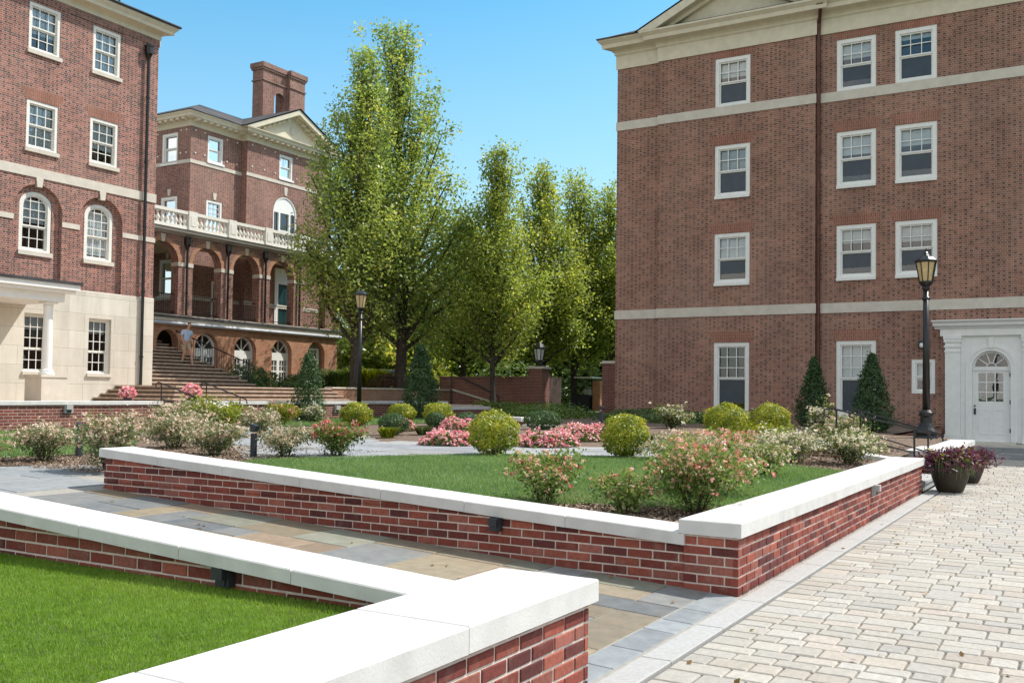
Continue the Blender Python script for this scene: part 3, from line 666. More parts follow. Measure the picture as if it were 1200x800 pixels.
# upper windows
window(MBd, FU, 34.81, 35.85, 13.15, 14.49, cols=1, rup=1, blind=.85, casing=.11, sill=.09)
window(MBd, FU, 34.80, 35.86, 9.45, 11.19, cols=3, rup=3, curtain=.8, casing=.11, sill=.09)
window(MBd, FC, 39.55, 40.60, 13.2, 14.52, cols=2, rup=1, blind=.8, casing=.11, sill=.09)
for z0, z1 in ((12.95, 14.5), (9.3, 11.25), (6.2, 8.05)): window(MBd, FS, 39.42, 40.6, z0, z1, cols=1, rup=1, casing=.13, sill=.09)
A = (39.15, 41.0, 9.3, 12.22, .92)
m = MB(); ring(m, FC, outline(*A), outline(*insets(*A, .08)), -.18, -.02); pts = outline(39.2, 40.95, 11.3, 12.18, .87); prism(m, FC, pts, -.12, -.06)
for u in (39.62, 40.42): m.fbox(FC, u, u+.12, -.15, -.04, 9.3, 11.3)
m.fbox(FC, 39.74, 40.42, -.14, -.06, 10.3, 10.36); m.fbox(FC, 39.17, 40.98, -.6, -.58, 9.3, 11.4, 1)
pw = m.build('window', ['white', 'dark'], MBd); pw['label'] = 'arched three part window above the balustrade'
p = MB(); p.fbox(FC, 39.2, 40.95, -.135, -.13, 9.3, 11.32); p.build('pane', 'glass', pw)
m = MB(); ring(m, FC, outline(39.35, 40.95, 4.85, 8.2), outline(39.62, 40.68, 4.86, 7.35), -.12, .05)
for u in (39.7, 39.97, 40.24, 40.5): m.fbox(FC, u, u+.03, -.1, .0, 7.4, 7.9)
ed = m.build('porch_door', 'white', MBd)
m = MB(); m.fbox(FC, 39.62, 40.68, -.11, -.06, 4.85, 7.35)
for u in (39.7, 40.2):
    for z in (4.95, 6.1): m.fbox(FC, u, u+.4, -.06, -.045, z, z+.95)
m.build('door_leaf', 'green_door', ed)
m = MB(); ring(m, FU, outline(35.25, 36.15, 4.85, 7.05), outline(35.36, 36.04, 4.86, 6.95), -.1, .03); m.fbox(FU, 35.3, 36.1, -.12, -.1, 4.85, 7.0, 1); m.build('side_door', ['white', 'dark'], MBd)
# cornice with modillions, pediment, roof, chimney
cp = [(-.02, 14.72), (.05, 14.72), (.05, 14.92), (.10, 14.96), (.10, 15.08), (.44, 15.10), (.46, 15.2), (.55, 15.30), (.55, 15.34), (-.02, 15.36)]
m = MB(); m.extr(FU, cp, 33.7, 37.14, 0, 1., 0); m.extr(FC, cp, 37.15, 43.85, 0, 1., 1.); m.extr(FS, cp, 38.5, 48, 0, 1., 0)
for F, a, b in ((FU, 33.75, 37.1), (FC, 37.2, 43.8), (FS, 38.55, 46)):
    for u in np.arange(a, b, .42): m.fbox(F, u, u+.2, .09, .40, 14.985, 15.095)
m.box(37.12, 37.4, 38.07, 38.52, 14.71, 15.33)
pediment(m, FC, 36.62, 44.38, 15.35, 17.12, .24, .55, .04)
for i in range(8):
    for s_ in (-1, 1):
        t = .18+i*.095; u = 40.5+s_*(3.88*(1-t)); z = 15.35+1.77*t-.46
        if z > 15.42: m.fbox(FC, u-.1, u+.1, .02, .35, z, z+.1)
m.build('cornice', 'cornice', MBd)
m = MB(); m.lathe(0, 0, [(.22, 0), (.22, .04), (.14, .05)], 14); oc = MB(); oc.v = [(40.5+x, 38.06-z, 15.98+y) for x, y, z in m.v]; oc.f = m.f; oc.m = m.m; oc.t = m.t; oc.build('oculus', 'limestone', MBd)
m = MB(); m.add([(33.1, 37.9, 15.36), (44.5, 37.9, 15.36), (44.5, 48.5, 15.36), (33.1, 48.5, 15.36), (37.5, 42.2, 17.3), (40.6, 42.2, 17.3)], [(0, 1, 5, 4), (1, 2, 5), (2, 3, 4, 5), (3, 0, 4)])
m.add([(36.5, 37.48, 15.36), (40.5, 37.48, 17.2), (44.5, 37.48, 15.36), (36.5, 43, 15.4), (40.5, 43, 17.22), (44.5, 43, 15.4)], [(0, 1, 4, 3), (1, 2, 5, 4)])
m.build('roof', 'slate', MBd)
m = MB(); Fh = FY(41.0)
facade(m, Fh, 42.0, 43.05, 16., 20.2, [(42.02, 42.92, 15.9, 19.1, .45)], .3)
facade(m, FY(41.3), 42.0, 43.05, 16., 20.2, [(42.02, 42.92, 15.9, 19.1, .45)], .01)
m.box(41.1, 42.0, 41.0, 41.84, 15.5, 20.2)
m.box(43.05, 44.35, 40.75, 41.9, 15.5, 20.2)
for e, z0, z1 in ((.06, 19.55, 19.62), (.07, 20.2, 20.32), (.12, 20.32, 20.6)):
    m.box(41.1-e, 43.0, 41.0-e, 41.84+e, z0, z1); m.box(43.05-e*.3, 44.35+e, 40.75-e, 41.9+e, z0, z1+.003)
m.build('chimney', 'brick_mid', MBd)
ap = None
for F, u, z in [(FU, x, zz) for x in (34.0, 34.6, 36.1, 36.8) for zz in (14.55, 13.4)]+[(FC, x, zz) for x in (37.5, 38.4, 39.2, 40.9, 41.8, 42.7) for zz in (14.55, 13.4)]+[(FS, y, zz) for y in (38.8, 39.2, 40.9) for zz in (14.55, 13.4)]:
    p = Vector(F(u, .0, z))
    if ap is None:
        m = MB(); m.box(p.x-.035, p.x+.035, p.y-.035, p.y+.035, p.z-.035, p.z+.035); ap = m.build('wall_anchor', 'offwhite', MBd); ap0 = p
    else: c = ap.copy(); COL.objects.link(c); c.parent = MBd; c.location = p-ap0

# ------------------------------------------------------------------ GROUND, PATHS, LAWNS
def clip(a, b, c): return max(b, min(c, a))
def G(x, y): return .40+.05*clip((y-2.6)/2.2, 0, 1)+.011*clip(x-8, 0, 16)
def PZ(x, y): return clip(.052*(y-2.157), 0, .437)
def sheet(name, poly, zf, mat, step=1., dz=0., kind='structure'):
    bm = bmesh.new(); bm.faces.new([bm.verts.new((x, y, 0)) for x, y in poly])
    xs = [p[0] for p in poly]; ys = [p[1] for p in poly]
    for ax, lo_, hi in ((0, min(xs), max(xs)), (1, min(ys), max(ys))):
        t = math.floor(lo_)+step
        while t < hi:
            c = [0, 0, 0]; c[ax] = t; nrm = [0, 0, 0]; nrm[ax] = 1
            bmesh.ops.bisect_plane(bm, geom=bm.verts[:]+bm.edges[:]+bm.faces[:], plane_co=c, plane_no=nrm); t += step
    for v in bm.verts: v.co.z = zf(v.co.x, v.co.y)+dz
    for f in bm.faces:
        f.normal_update()
        if f.normal.z < 0: f.normal_flip()
    me = bpy.data.meshes.new(name); bm.to_mesh(me); bm.free(); me.materials.append(M[mat])
    o = bpy.data.objects.new(name, me); COL.objects.link(o); o['kind'] = kind; BASE[o] = Vector((0, 0, 0)); return o
def inpoly(x, y, P):
    r = False; j = len(P)-1
    for i in range(len(P)):
        if (P[i][1] > y) != (P[j][1] > y) and x < (P[j][0]-P[i][0])*(y-P[i][1])/(P[j][1]-P[i][1])+P[i][0]: r = not r
        j = i
    return r
S_ = 700
sheet('ground', [(-S_, -S_), (S_, -S_), (S_, S_), (-S_, S_)], lambda x, y: -.06, 'lawnbase2', 5000)
sheet('garden_soil', [(6.99, 2.6), (24.5, 2.6), (24.5, 3.95), (34.28, 3.95), (34.28, 19.8), (2.5, 19.8), (2.5, 12.9), (7.2, 12.4), (8.8, 10.9), (7.42, 9.24), (6.99, 9.24)], G, 'soil', 1.)
sheet('back_lawn', [(24, 19.95), (600, 19.95), (600, 600), (24, 600)], lambda x, y: .64, 'lawnbase2', 5000)
sheet('back_lawn', [(34.6, 15.5), (600, 15.5), (600, 19.95), (34.6, 19.95)], lambda x, y: .64, 'lawnbase2', 5000)
m = MB(); m.box(-5, 32, 19.95, 29.88, .2, 1.03); struct(m.build('walkway', 'brownstone'))
m = MB(); m.box(31, 40.78, 26.9, 36, .3, 1.60); struct(m.build('terrace_soil', 'soil'))
lawn_main = [(7.43, 4.6), (8.2, 3.9), (8.7, 2.66), (13.5, 2.66), (13.9, 3.85), (13.6, 5.95), (12.9, 7.8), (11.55, 9.05), (10.0, 10.0), (9.0, 9.6), (7.43, 9.2)]
sheet('lawn', lawn_main, G, 'lawnbase2', 1., .012)
lawn_left = [(9.4, 12.9), (11.4, 14.2), (15.6, 19.78), (2.6, 19.78), (2.6, 13.3), (7.4, 13.3)]
sheet('lawn', lawn_left, G, 'lawnbase2', 1., .012)
lawn_far = [(17.9, 17.3), (23, 15.6), (29, 17), (29, 19.78), (17.9, 19.78)]
sheet('lawn', lawn_far, G, 'lawnbase2', 1., .012)
lawn_near = [(-5, 2.6), (3.79, 2.6), (3.79, 11), (-5, 11)]
sheet('lawn', lawn_near, lambda x, y: .395, 'lawnbase', 5000)
def flags(name, x0, x1, y0, y1, zf, test, pal, mod=.32, gap=.012, maxw=3, maxh=2, thick=.03, mat='flag', tilt=.002, seed=1):
    rr = random.Random(seed); nx, ny = int((x1-x0)/mod), int((y1-y0)/mod); used = [[False]*ny for _ in range(nx)]
    m = MB()
    for j in range(ny):
        for i in range(nx):
            if used[i][j]: continue
            w_, h_ = rr.choice([1, 2, 2, 3][:maxw+1]), rr.choice([1, 2, 2][:maxh+1])
            w_ = min(w_, nx-i); h_ = min(h_, ny-j)
            while any(used[i+a][j] for a in range(w_)): w_ -= 1
            for a in range(w_):
                for b in range(h_): used[i+a][j+b] = True
            xa, ya = x0+i*mod, y0+j*mod; xb, yb_ = xa+w_*mod, ya+h_*mod; cx, cy = (xa+xb)/2, (ya+yb_)/2
            if not test(cx, cy): continue
            t = rr.choice(pal); k = rr.uniform(.82, 1.18); t = tuple(c*k for c in t)
            dz = rr.uniform(-tilt, tilt); tx, ty = rr.uniform(-.003, .003), rr.uniform(-.003, .003)
            e = gap/2*rr.uniform(.7, 1.4)
            m.bevbox(xa+e, xb-e, ya+e, yb_-e, -thick, 0, .005, 0, t, lambda x, y, dz=dz, cx=cx, cy=cy, tx=tx, ty=ty: zf(x, y)+dz+tx*(x-cx)+ty*(y-cy))
    return struct(m.build(name, mat))
PAL = [(.17, .18, .18), (.20, .212, .21), (.22, .222, .215), (.18, .19, .192), (.26, .215, .145), (.29, .235, .155), (.25, .185, .125), (.22, .22, .17), (.16, .17, .175), (.21, .215, .205), (.27, .225, .16)]
sheet('path_bed', [(4.36, 2.1), (7.0, 2.1), (7.0, 9.26), (8.8, 10.9), (7.2, 12.45), (2.5, 12.95), (2.5, 10.5), (4.36, 10.5)], lambda x, y: PZ(x, y)+.002, 'flagjoint', .5)
plaza = [(2.5, 10), (4.36, 9.4), (4.36, 9.2), (6.97, 9.2), (8.75, 10.9), (7.2, 12.4), (2.5, 12.9)]
flags('stone_path', 4.40, 6.97, 2.36, 9.4, lambda x, y: PZ(x, y)+.010, lambda x, y: True, PAL, .321, seed=5)
m = MB(); rr = random.Random(3); x = 4.4
while x < 6.9:
    l = rr.uniform(.3, .6); x1 = min(x+l, 6.97); k = rr.uniform(.85, 1.15); m.bevbox(x+.005, x1-.005, 2.145, 2.348, -.03, .010, .005, 0, tuple(c*k for c in (.27, .29, .30)), PZ); x = x1
struct(m.build('path_border', 'flag'))
PALB = [(.23, .25, .26), (.26, .28, .285), (.21, .23, .24), (.28, .285, .285), (.245, .26, .265)]
flags('stone_path', 2.5, 8.8, 9.41, 12.9, lambda x, y: PZ(x, y)+.010, lambda x, y: inpoly(x, y, plaza), PALB, .40, seed=8)
gpath = [(10.2, 10.4), (11.6, 9.25), (13.05, 7.95), (13.8, 6.0), (14.1, 4.2), (16.6, 4.4), (16.2, 6.4), (15.4, 7.8), (14.5, 9.4), (14.7, 11.6), (15.7, 13.0), (17.3, 16.5), (17.6, 18.2), (16.7, 18.2), (15.5, 16), (12.6, 13.2)]
sheet('garden_path', gpath, G, 'flagjoint', 1., .010)
flags('garden_path', 10, 17.7, 4, 18.4, lambda x, y: G(x, y)+.018, lambda x, y: inpoly(x, y, gpath), [(.32, .335, .35), (.35, .36, .365), (.30, .315, .33), (.36, .36, .35)], .45, .012, 3, 2, seed=4)
# road of tumbled pavers
m = MB(); m.box(-40, 60, -14, 1.93, -.05, -.014); struct(m.build('road_bed', 'joint_sand'))
m = MB(); rr = random.Random(12); x = 3.1
PVP = [(.44, .42, .385), (.45, .43, .395), (.42, .405, .375), (.445, .415, .37), (.465, .45, .42), (.44, .40, .36), (.41, .40, .38), (.455, .435, .395)]
while x < 27.0:
    h_ = rr.choice([.15, .18, .20, .23]); y = 1.925
    ymin = -3.2 if x < 14 else -2.5
    while y > ymin:
        l = rr.choice([.15, .20, .23, .23, .30]); g = rr.uniform(.004, .007); k = rr.uniform(.9, 1.08); t = rr.choice(PVP)
        dz = rr.uniform(-.002, .002); tx, ty = rr.uniform(-.012, .012), rr.uniform(-.012, .012); cx, cy = x+h_/2, y-l/2
        m.bevbox(x+g, x+h_-g*.8, y-l+g, y-g*.8, -.04, 0, .009, 0, tuple(c*k*q for c, q in zip(t, (1.0, .975, .93))), lambda X, Y, dz=dz, tx=tx, ty=ty, cx=cx, cy=cy: dz+tx*(X-cx)+ty*(Y-cy)); y -= l
    x += h_
struct(m.build('road', 'pavers'))
m = MB(); x = -3.
while x < 26.6:
    m.bevbox(x+.003, x+.897, 1.945, 2.125, -.06, .006, .006); x += .9
struct(m.build('kerb_strip', 'kerb'))
flags('landing', 26.95, 34.3, -6, 3.4, lambda x, y: .004, lambda x, y: True, PALB, .42, seed=9)
m = MB(); m.box(26.9, 34.4, -8, 3.5, -.06, -.008); struct(m.build('landing_bed', 'flagjoint'))

# ------------------------------------------------------------------ BRICK GARDEN WALLS (real bricks in the foreground)
BT = [(.26, .066, .047), (.32, .084, .058), (.20, .052, .042), (.37, .11, .075), (.23, .058, .044), (.29, .075, .052), (.14, .042, .038), (.34, .12, .09)]
def bricks(m, Mp, u0, u1, rows, zlo, zhi, shift=0., L=.209, H=.0697, J=.013, seed=1, r0=0):
    rr = random.Random(seed)
    for r in range(r0, rows):
        z0 = r*H; u = u0-(L/2 if (r % 2) else 0)-shift
        while u < u1:
            ua, ub = max(u, u0), min(u+L, u1); u += L
            if ub-ua < .03: continue
            um = (ua+ub)/2
            if z0 > max(zhi(ua), zhi(ub)) or z0+H < min(zlo(ua), zlo(ub)): continue
            a, b = ua+(J/2 if ua > u0+1e-6 else 0), ub-(J/2 if ub < u1-1e-6 else 0); c, d = z0+J/2, z0+H-J/2
            j = rr.uniform(-.0018, .0018); e = .004; t = rr.choice(BT); k = rr.uniform(.8, 1.18); w_ = [rr.uniform(-.0012, .0012) for _ in range(4)]
            V = [(a, -.04, c), (b, -.04, c), (b, -.04, d), (a, -.04, d), (a, j-e, c+w_[0]), (b, j-e, c+w_[1]), (b, j-e, d+w_[2]), (a, j-e, d+w_[3]), (a+e, j, c+e), (b-e, j, c+e), (b-e, j, d-e), (a+e, j, d-e)]
            F = [(8, 9, 10, 11)]+[f for i in range(4) for f in ((i, (i+1) % 4, 4+(i+1) % 4, 4+i), (4+i, 4+(i+1) % 4, 8+(i+1) % 4, 8+i))]
            m.add([Mp(*v) for v in V], F, 0, tuple(x*k for x in t))
def stones(m, x0, x1, y0, y1, z1, th, axis, length, zf=None, seed=0, gap=.004):
    rr = random.Random(seed); a, b = (x0, x1) if axis == 0 else (y0, y1); n = max(1, round((b-a)/length)); cuts = [a+(b-a)*i/n+(rr.uniform(-.04, .04) if 0 < i < n else 0) for i in range(n+1)]
    for p, q in zip(cuts, cuts[1:]):
        p += gap/2; q -= gap/2; dz = rr.uniform(-.0015, .0015)
        if axis == 0: m.bevbox(p, q, y0, y1, z1-th+dz, z1+dz, .007, 0, None, zf)
        else: m.bevbox(x0, x1, p, q, z1-th+dz, z1+dz, .007, 0, None, zf)
# main planter wall
mw = thing('garden_wall', 'long red brick planter wall with pale coping, corner at the path and the paver road', 'wall', (6.985, 2.157, 0))
m = MB()
sl = lambda y: .0549*(y-2.598)
bricks(m, FX(6.985), 2.157, 2.575, 7, lambda u: -.1, lambda u: .43, 0, seed=2)
bricks(m, FY(2.157), 6.985, 16.42, 7, lambda u: -.1, lambda u: .43, .1045, seed=3)
bricks(m, FX(6.998), 2.575, 9.235, 12, lambda u: PZ(0, u)-.02, lambda u: .345+sl(u), .06, seed=4)
m.build('brickwork', 'real_brick', mw)
m = MB(); m.box(6.993, 16.41, 2.165, 2.572, -.1, .425)
prism(m, FX(7.006), [(2.573, -.1), (9.22, -.1), (9.22, .37+sl(9.22)), (2.573, .37)], -.36, 0)
prism(m, FY(2.165), [(16.35, .0), (16.412, .0), (16.412, .42), (16.35, .42)], -.3, .005)
m.build('mortar', 'mortar', mw)
m = MB(); stones(m, 6.955, 16.55, 2.127, 2.605, .537, .107, 0, 1.19, seed=1)
stones(m, 6.957, 7.40, 2.56, 9.275, .441, .094, 1, .95, lambda x, y: sl(y), seed=2); m.build('coping', 'coping', mw)
# near wall
nw = thing('garden_wall', 'nearest red brick wall with wide white coping round the foreground lawn', 'wall', (4.34, 2.08, 0))
sn_ = lambda y: .0555*(y-2.646)
m = MB()
bricks(m, FY(2.083), -3.5, 4.34, 7, lambda u: -.1, lambda u: .443, .04, seed=6)
bricks(m, FX(3.785), 2.63, 10.8, 14, lambda u: .36, lambda u: .44+sn_(u), .03, seed=7, r0=5)
bricks(m, lambda u, d, z: (4.34+d, u, z), 2.083, 2.57, 7, lambda u: -.1, lambda u: .443, .1045, seed=8)
bricks(m, lambda u, d, z: (4.03+d, u, z), 2.58, 10.8, 14, lambda u: PZ(0, u)-.05, lambda u: .44+sn_(u), 0, seed=9)
m.build('brickwork', 'real_brick', nw)
m = MB(); m.box(-3.5, 4.333, 2.09, 2.56, -.1, .44)
prism(m, FX(3.792), [(2.561, -.1), (10.8, -.1), (10.8, .46+sn_(10.8)), (2.561, .46)], -.23, 0); m.build('mortar', 'mortar', nw)
m = MB(); stones(m, -3.6, 4.39, 2.053, 2.62, .55, .107, 0, 1.22, seed=3)
stones(m, 3.70, 4.10, 2.624, 10.9, .517, .074, 1, .82, lambda x, y: sn_(y), seed=4); m.build('coping', 'coping', nw)
# second piece of the right wall
#
w2 = thing('garden_wall', 'short brick planter wall with pale coping beside the tall lamp post', 'wall', (18.8, 2.16, 0))
m = MB(); m.box(18.83, 24.85, 2.157, 2.72, -.1, .43); m.box(24.45, 24.85, 2.721, 4.0, -.1, .43); m.box(24.851, 34.15, 3.88, 4.0, -.1, .55); m.build('brickwork', 'brick_wall', w2)
m = MB(); stones(m, 18.8, 24.9, 2.1, 2.75, .54, .11, 0, 1.2, seed=5); stones(m, 24.4, 24.9, 2.755, 4.05, .54, .11, 1, 1.2, seed=6); m.build('coping', 'coping', w2)
# back wall, two runs either side of the steps
for nm, x0, x1, lab in (('garden_wall', 2.5, 16.68, 'low red brick wall with pale coping in front of the pale stone building, left of the steps'), ('garden_wall', 17.75, 29.4, 'low brick wall with pale coping behind the boxwoods, right of the steps')):
    t = thing(nm, lab, 'wall', (x0, 19.86, .5)); m = MB(); m.box(x0+.03, x1-.03, 19.86, 20.25, .3, 1.085); m.build('brickwork', 'brick_wall', t)
    m = MB(); stones(m, x0, x1, 19.82, 20.29, 1.17, .085, 0, 1.2, seed=7); m.build('coping', 'coping', t)
t = thing('garden_wall', 'lower stepped-down end of the back wall, white coping beside the narrow evergreen', 'wall', (29.5, 19.9, .5))
m = MB(); m.box(29.45, 32.3, 19.86, 20.25, .4, .86); m.build('brickwork', 'brick_wall', t); m = MB(); stones(m, 29.43, 32.35, 19.82, 20.29, .97, .11, 0, 1.4, seed=8); m.build('coping', 'coping', t)
t = thing('stone_bench', 'pale stone slab bench wall behind the yellow-green boxwood', 'bench', (22.6, 13.7, .5))
m = MB(); m.box(22.55, 22.95, 12.95, 14.9, .5, .74); m.build('base', 'brick_wall', t); m = MB(); stones(m, 22.5, 23.0, 12.83, 15.0, .845, .105, 1, 1.1, seed=9); m.build('slab', 'coping', t)
t = thing('stone_block', 'low pale stone block beside the stone slab bench', 'block', (22.6, 12.4, .5)); m = MB(); m.bevbox(22.4, 22.9, 11.95, 12.75, .45, .66, .01); m.build('block', 'coping', t)
# cheek wall, garden steps
def cheek(label, x0, x1, ys, zs, zb, mat='brick_wall', ax='y'):
    t = thing('cheek_wall', label, 'wall', (x0, ys[0], zb)); m = MB()
    poly = [(y, z-.08) for y, z in zip(ys, zs)]; lo_ = [(ys[-1], zb), (ys[0], zb)]
    prism(m, FX(x0+.03), poly+lo_, -(x1-x0-.06), 0); m.build('brickwork', mat, t)
    m = MB(); prism(m, FX(x0), [(y, z) for y, z in zip(ys, zs)]+[(y, z-.085) for y, z in zip(ys[::-1], zs[::-1])], -(x1-x0), 0); m.build('coping', 'coping', t); return t
cheek('sloping brick cheek wall with curved pale coping beside the garden steps', 17.75, 18.2, [17.75, 18.3, 18.7, 19.2, 19.81], [.80, .82, .93, 1.10, 1.168], .4)
def steps(name, label, x0, x1, y0, dy, z0, dz, n, mat_r, mat_t, depth_end, cat='steps', nos=.03):
    t = thing(name, label, cat, (x0, y0, z0)); a = MB(); b = MB()
    for k in range(n):
        y = y0+k*dy; z = z0+(k+1)*dz
        a.box(x0, x1, y+.001*k, depth_end, z-dz-.02*(k == 0), z-.05); b.bevbox(x0-.005, x1+.005, y-nos, (y+dy+.02) if k < n-1 else depth_end+.0, z-.049, z, .008)
    a.build('riser', mat_r, t); b.build('tread', mat_t, t); return t
steps('garden_steps', 'three short brown stone steps through the gap in the low back wall', 16.72, 17.72, 18.7, .42, .56, .157, 3, 'brownstone', 'brownstone', 20.3)
steps('garden_steps', 'short stone steps up from the paver road between black handrails', 16.62, 18.75, 2.2, .42, .0, .145, 4, 'kerb', 'kerb', 4.4)
cheek('sloping pale coping on a brick cheek wall among the white roses', 16.15, 16.6, [2.62, 3.0, 3.6, 4.3], [.53, .58, .74, .76], .2)
# terrace steps wrapping the platform corner
ts = thing('terrace_steps', 'wide brown stone steps wrapping round the terrace corner below the arcade', 'steps', (23, 26.7, 1.03))
a = MB(); b = MB()
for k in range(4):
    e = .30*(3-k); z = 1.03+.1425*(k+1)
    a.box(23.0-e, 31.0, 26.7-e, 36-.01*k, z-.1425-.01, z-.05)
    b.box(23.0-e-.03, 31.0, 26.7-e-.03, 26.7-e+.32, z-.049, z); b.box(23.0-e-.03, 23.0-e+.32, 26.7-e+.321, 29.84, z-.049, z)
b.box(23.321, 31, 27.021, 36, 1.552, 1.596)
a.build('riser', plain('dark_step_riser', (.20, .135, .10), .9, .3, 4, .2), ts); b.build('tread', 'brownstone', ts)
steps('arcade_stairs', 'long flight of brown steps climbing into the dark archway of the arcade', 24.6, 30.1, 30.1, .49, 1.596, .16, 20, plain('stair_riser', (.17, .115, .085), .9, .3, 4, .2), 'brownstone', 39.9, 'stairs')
tw = thing('terrace_wall', 'sunlit tan brick terrace wall under the two big trees', 'wall', (31, 26.7, .6))
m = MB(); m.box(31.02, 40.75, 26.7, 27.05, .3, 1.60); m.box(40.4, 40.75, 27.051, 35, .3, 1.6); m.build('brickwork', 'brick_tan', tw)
m = MB(); stones(m, 31.02, 40.8, 26.66, 27.1, 1.66, .06, 0, 1.5, seed=11); m.build('coping', 'limestone', tw)
# dark garden wall and gate piers beyond
gw = thing('garden_wall', 'tall shaded brick garden wall under the trees, joined to the lantern pier', 'wall', (40, 22.4, .6))
m = MB(); m.box(40, 40.35, 22.42, 27.5, .4, 2.22); m.build('brickwork', 'brick_wall', gw); m = MB(); m.box(39.95, 40.4, 22.42, 27.5, 2.22, 2.30); m.build('coping', 'brick_wall', gw)
def pier(x, y, s, zt, label, mat='brick_wall', cap=.12):
    t = thing('gate_pier', label, 'pier', (x, y, .6)); m = MB(); m.box(x-s/2, x+s/2, y-s/2, y+s/2, .4, zt); m.build('shaft', mat, t)
    if cap: m = MB(); m.box(x-s/2-.07, x+s/2+.07, y-s/2-.07, y+s/2+.07, zt, zt+cap*.6); m.box(x-s/2, x+s/2, y-s/2, y+s/2, zt+cap*.6, zt+cap); m.build('cap', 'limestone', t)
    return t
pier(40.3, 22.05, .72, 2.66, 'brick gate pier with stone cap carrying a lantern')
pier(36.6, 16.55, .7, 2.75, 'brick gate pier with stone cap beside the corner of the big brown building')
pier(46.8, 22.05, .42, 2.22, 'plain orange brick post behind the parked golf cart', 'orangepier', 0)
t = thing('garden_wall', 'dark return wall beside the lantern pier', 'wall', (42, 21.6, .6)); m = MB(); m.box(40.67, 42.0, 21.75, 22.1, .4, 2.3); m.build('brickwork', plain('dark_wall', (.10, .06, .05), .9, .4, 3, .3), t)
# small stair with cheek under the terrace end
t = thing('terrace_ramp_stairs', 'small brick sided steps with a sloping rail at the end of the tan wall', 'steps', (40.9, 24, .6))
m = MB(); prism(m, FX(40.2), [(26.68, 1.62), (24.1, .98), (23.4, .98), (23.4, .5), (26.68, .5)], -.01, .35); m.build('cheek', 'brick_wall', t)
m = MB(); prism(m, FX(40.15), [(26.68, 1.70), (24.1, 1.06), (23.4, 1.06), (23.4, .985), (24.1, .985), (26.68, 1.625)], -.06, .4); m.build('coping', 'limestone', t)
m = MB(); m.tube([(39.7, 26.6, 2.5), (39.7, 23.9, 1.35)], .03, 6); m.tube([(39.7, 23.9, .64), (39.7, 23.9, 1.35)], .03, 6); m.tube([(39.7, 26.6, .64), (39.7, 26.6, 2.5)], .03, 6); m.build('handrail', 'darkmetal', t)

# ------------------------------------------------------------------ PROPS
def lamp_post(x, y, z, h, label, k_=1.):
    t = thing('lamp_post', label, 'lamp post', (x, y, z)); z0_, hh_ = z, h; zl = z+h/k_; first = len(bpy.data.objects)
    m = MB(); m.lathe(x, y, [(.25, z), (.25, z+.05), (.21, z+.14), (.235, z+.17), (.235, z+.20), (.17, z+.30), (.12, z+.40), (.115, z+.52), (.14, z+.55), (.14, z+.62), (.09, z+.68)], 18); m.build('base', 'black', t, smooth=False)
    m = MB(); m.lathe(x, y, [(.078, z+.66), (.058, zl-.72)], 12); m.lathe(x, y, [(.075, zl-.95), (.085, zl-.92), (.075, zl-.89)], 12); m.build('post', 'black', t, smooth=True)
    L = MB(); L.lathe(x, y, [(.058, zl-.74), (.09, zl-.70), (.07, zl-.66), (.13, zl-.60), (.145, zl-.575), (.145, zl-.55)], 12)
    L.lathe(x, y, [(.225, zl-.145), (.235, zl-.12), (.235, zl-.10), (.15, zl-.03), (.07, zl+.01), (.05, zl+.03), (.05, zl+.06), (.02, zl+.09), (.012, zl+.16)], 8, rot=PI/8)
    for k in range(8):
        a = PI/8+k*PI/4; L.tube([(x+.135*math.cos(a), y+.135*math.sin(a), zl-.56), (x+.21*math.cos(a), y+.21*math.sin(a), zl-.14)], .011, 4)
    ln = L.build('lantern', 'black', t)
    g = MB(); g.lathe(x, y, [(.125, zl-.555), (.198, zl-.142)], 8, rot=PI/8); g.build('glass', 'lampglass', ln)
    t.scale = (k_, k_, k_)
    return t
lamp_post(23.85, 3.04, .50, 4.22, 'tall black lamp post with tan glass lantern in front of the brown brick building', 1.06)
lamp_post(21.3, 17.35, .55, 3.72, 'black lamp post with tan glass lantern in front of the two biggest trees', .84)
t = thing('pier_lantern', 'small black lantern with white globe on top of the brick gate pier', 'lantern', (40.3, 22.05, 2.78))
m = MB(); m.lathe(40.3, 22.05, [(.2, 2.782), (.2, 2.84), (.09, 2.88), (.09, 3.0), (.24, 3.04), (.24, 3.08)], 10); [m.tube([(40.3+.19*math.cos(a_), 22.05+.19*math.sin(a_), 3.05), (40.3+.29*math.cos(a_), 22.05+.29*math.sin(a_), 3.62)], .02, 4) for a_ in np.arange(8)*PI/4]; m.lathe(40.3, 22.05, [(.33, 3.60), (.34, 3.66), (.14, 3.86), (.05, 3.95), (.02, 4.05)], 10); m.build('frame', 'black', t)
m = MB(); m.lathe(40.3, 22.05, [(.18, 3.08), (.27, 3.6)], 10); m.build('globe', 'lampwhite', t)
def bollard(x, y, z, h, label, r=.034):
    t = thing('path_light', label, 'path light', (x, y, z)); m = MB(); m.bevbox(x-r, x+r, y-r, y+r, z-.02, z+h-.14, .004); m.build('post', 'darkmetal', t)
    m = MB(); m.add([(x-r-.004, y-r-.004, z+h-.12), (x+r+.004, y-r-.004, z+h-.12), (x+r+.004, y+r+.004, z+h-.12), (x-r-.004, y+r+.004, z+h-.12), (x-r-.004, y-r-.05, z+h-.03), (x+r+.004, y-r-.05, z+h-.03), (x+r+.004, y+r+.004, z+h), (x-r-.004, y+r+.004, z+h)], [(0, 1, 2, 3), (4, 5, 6, 7), (0, 1, 5, 4), (1, 2, 6, 5), (2, 3, 7, 6), (3, 0, 4, 7)]); m.build('head', 'darkmetal', t)
bollard(9.13, 12.62, G(9, 12), .50, 'dark grey path light on the grass edge before the pale building')
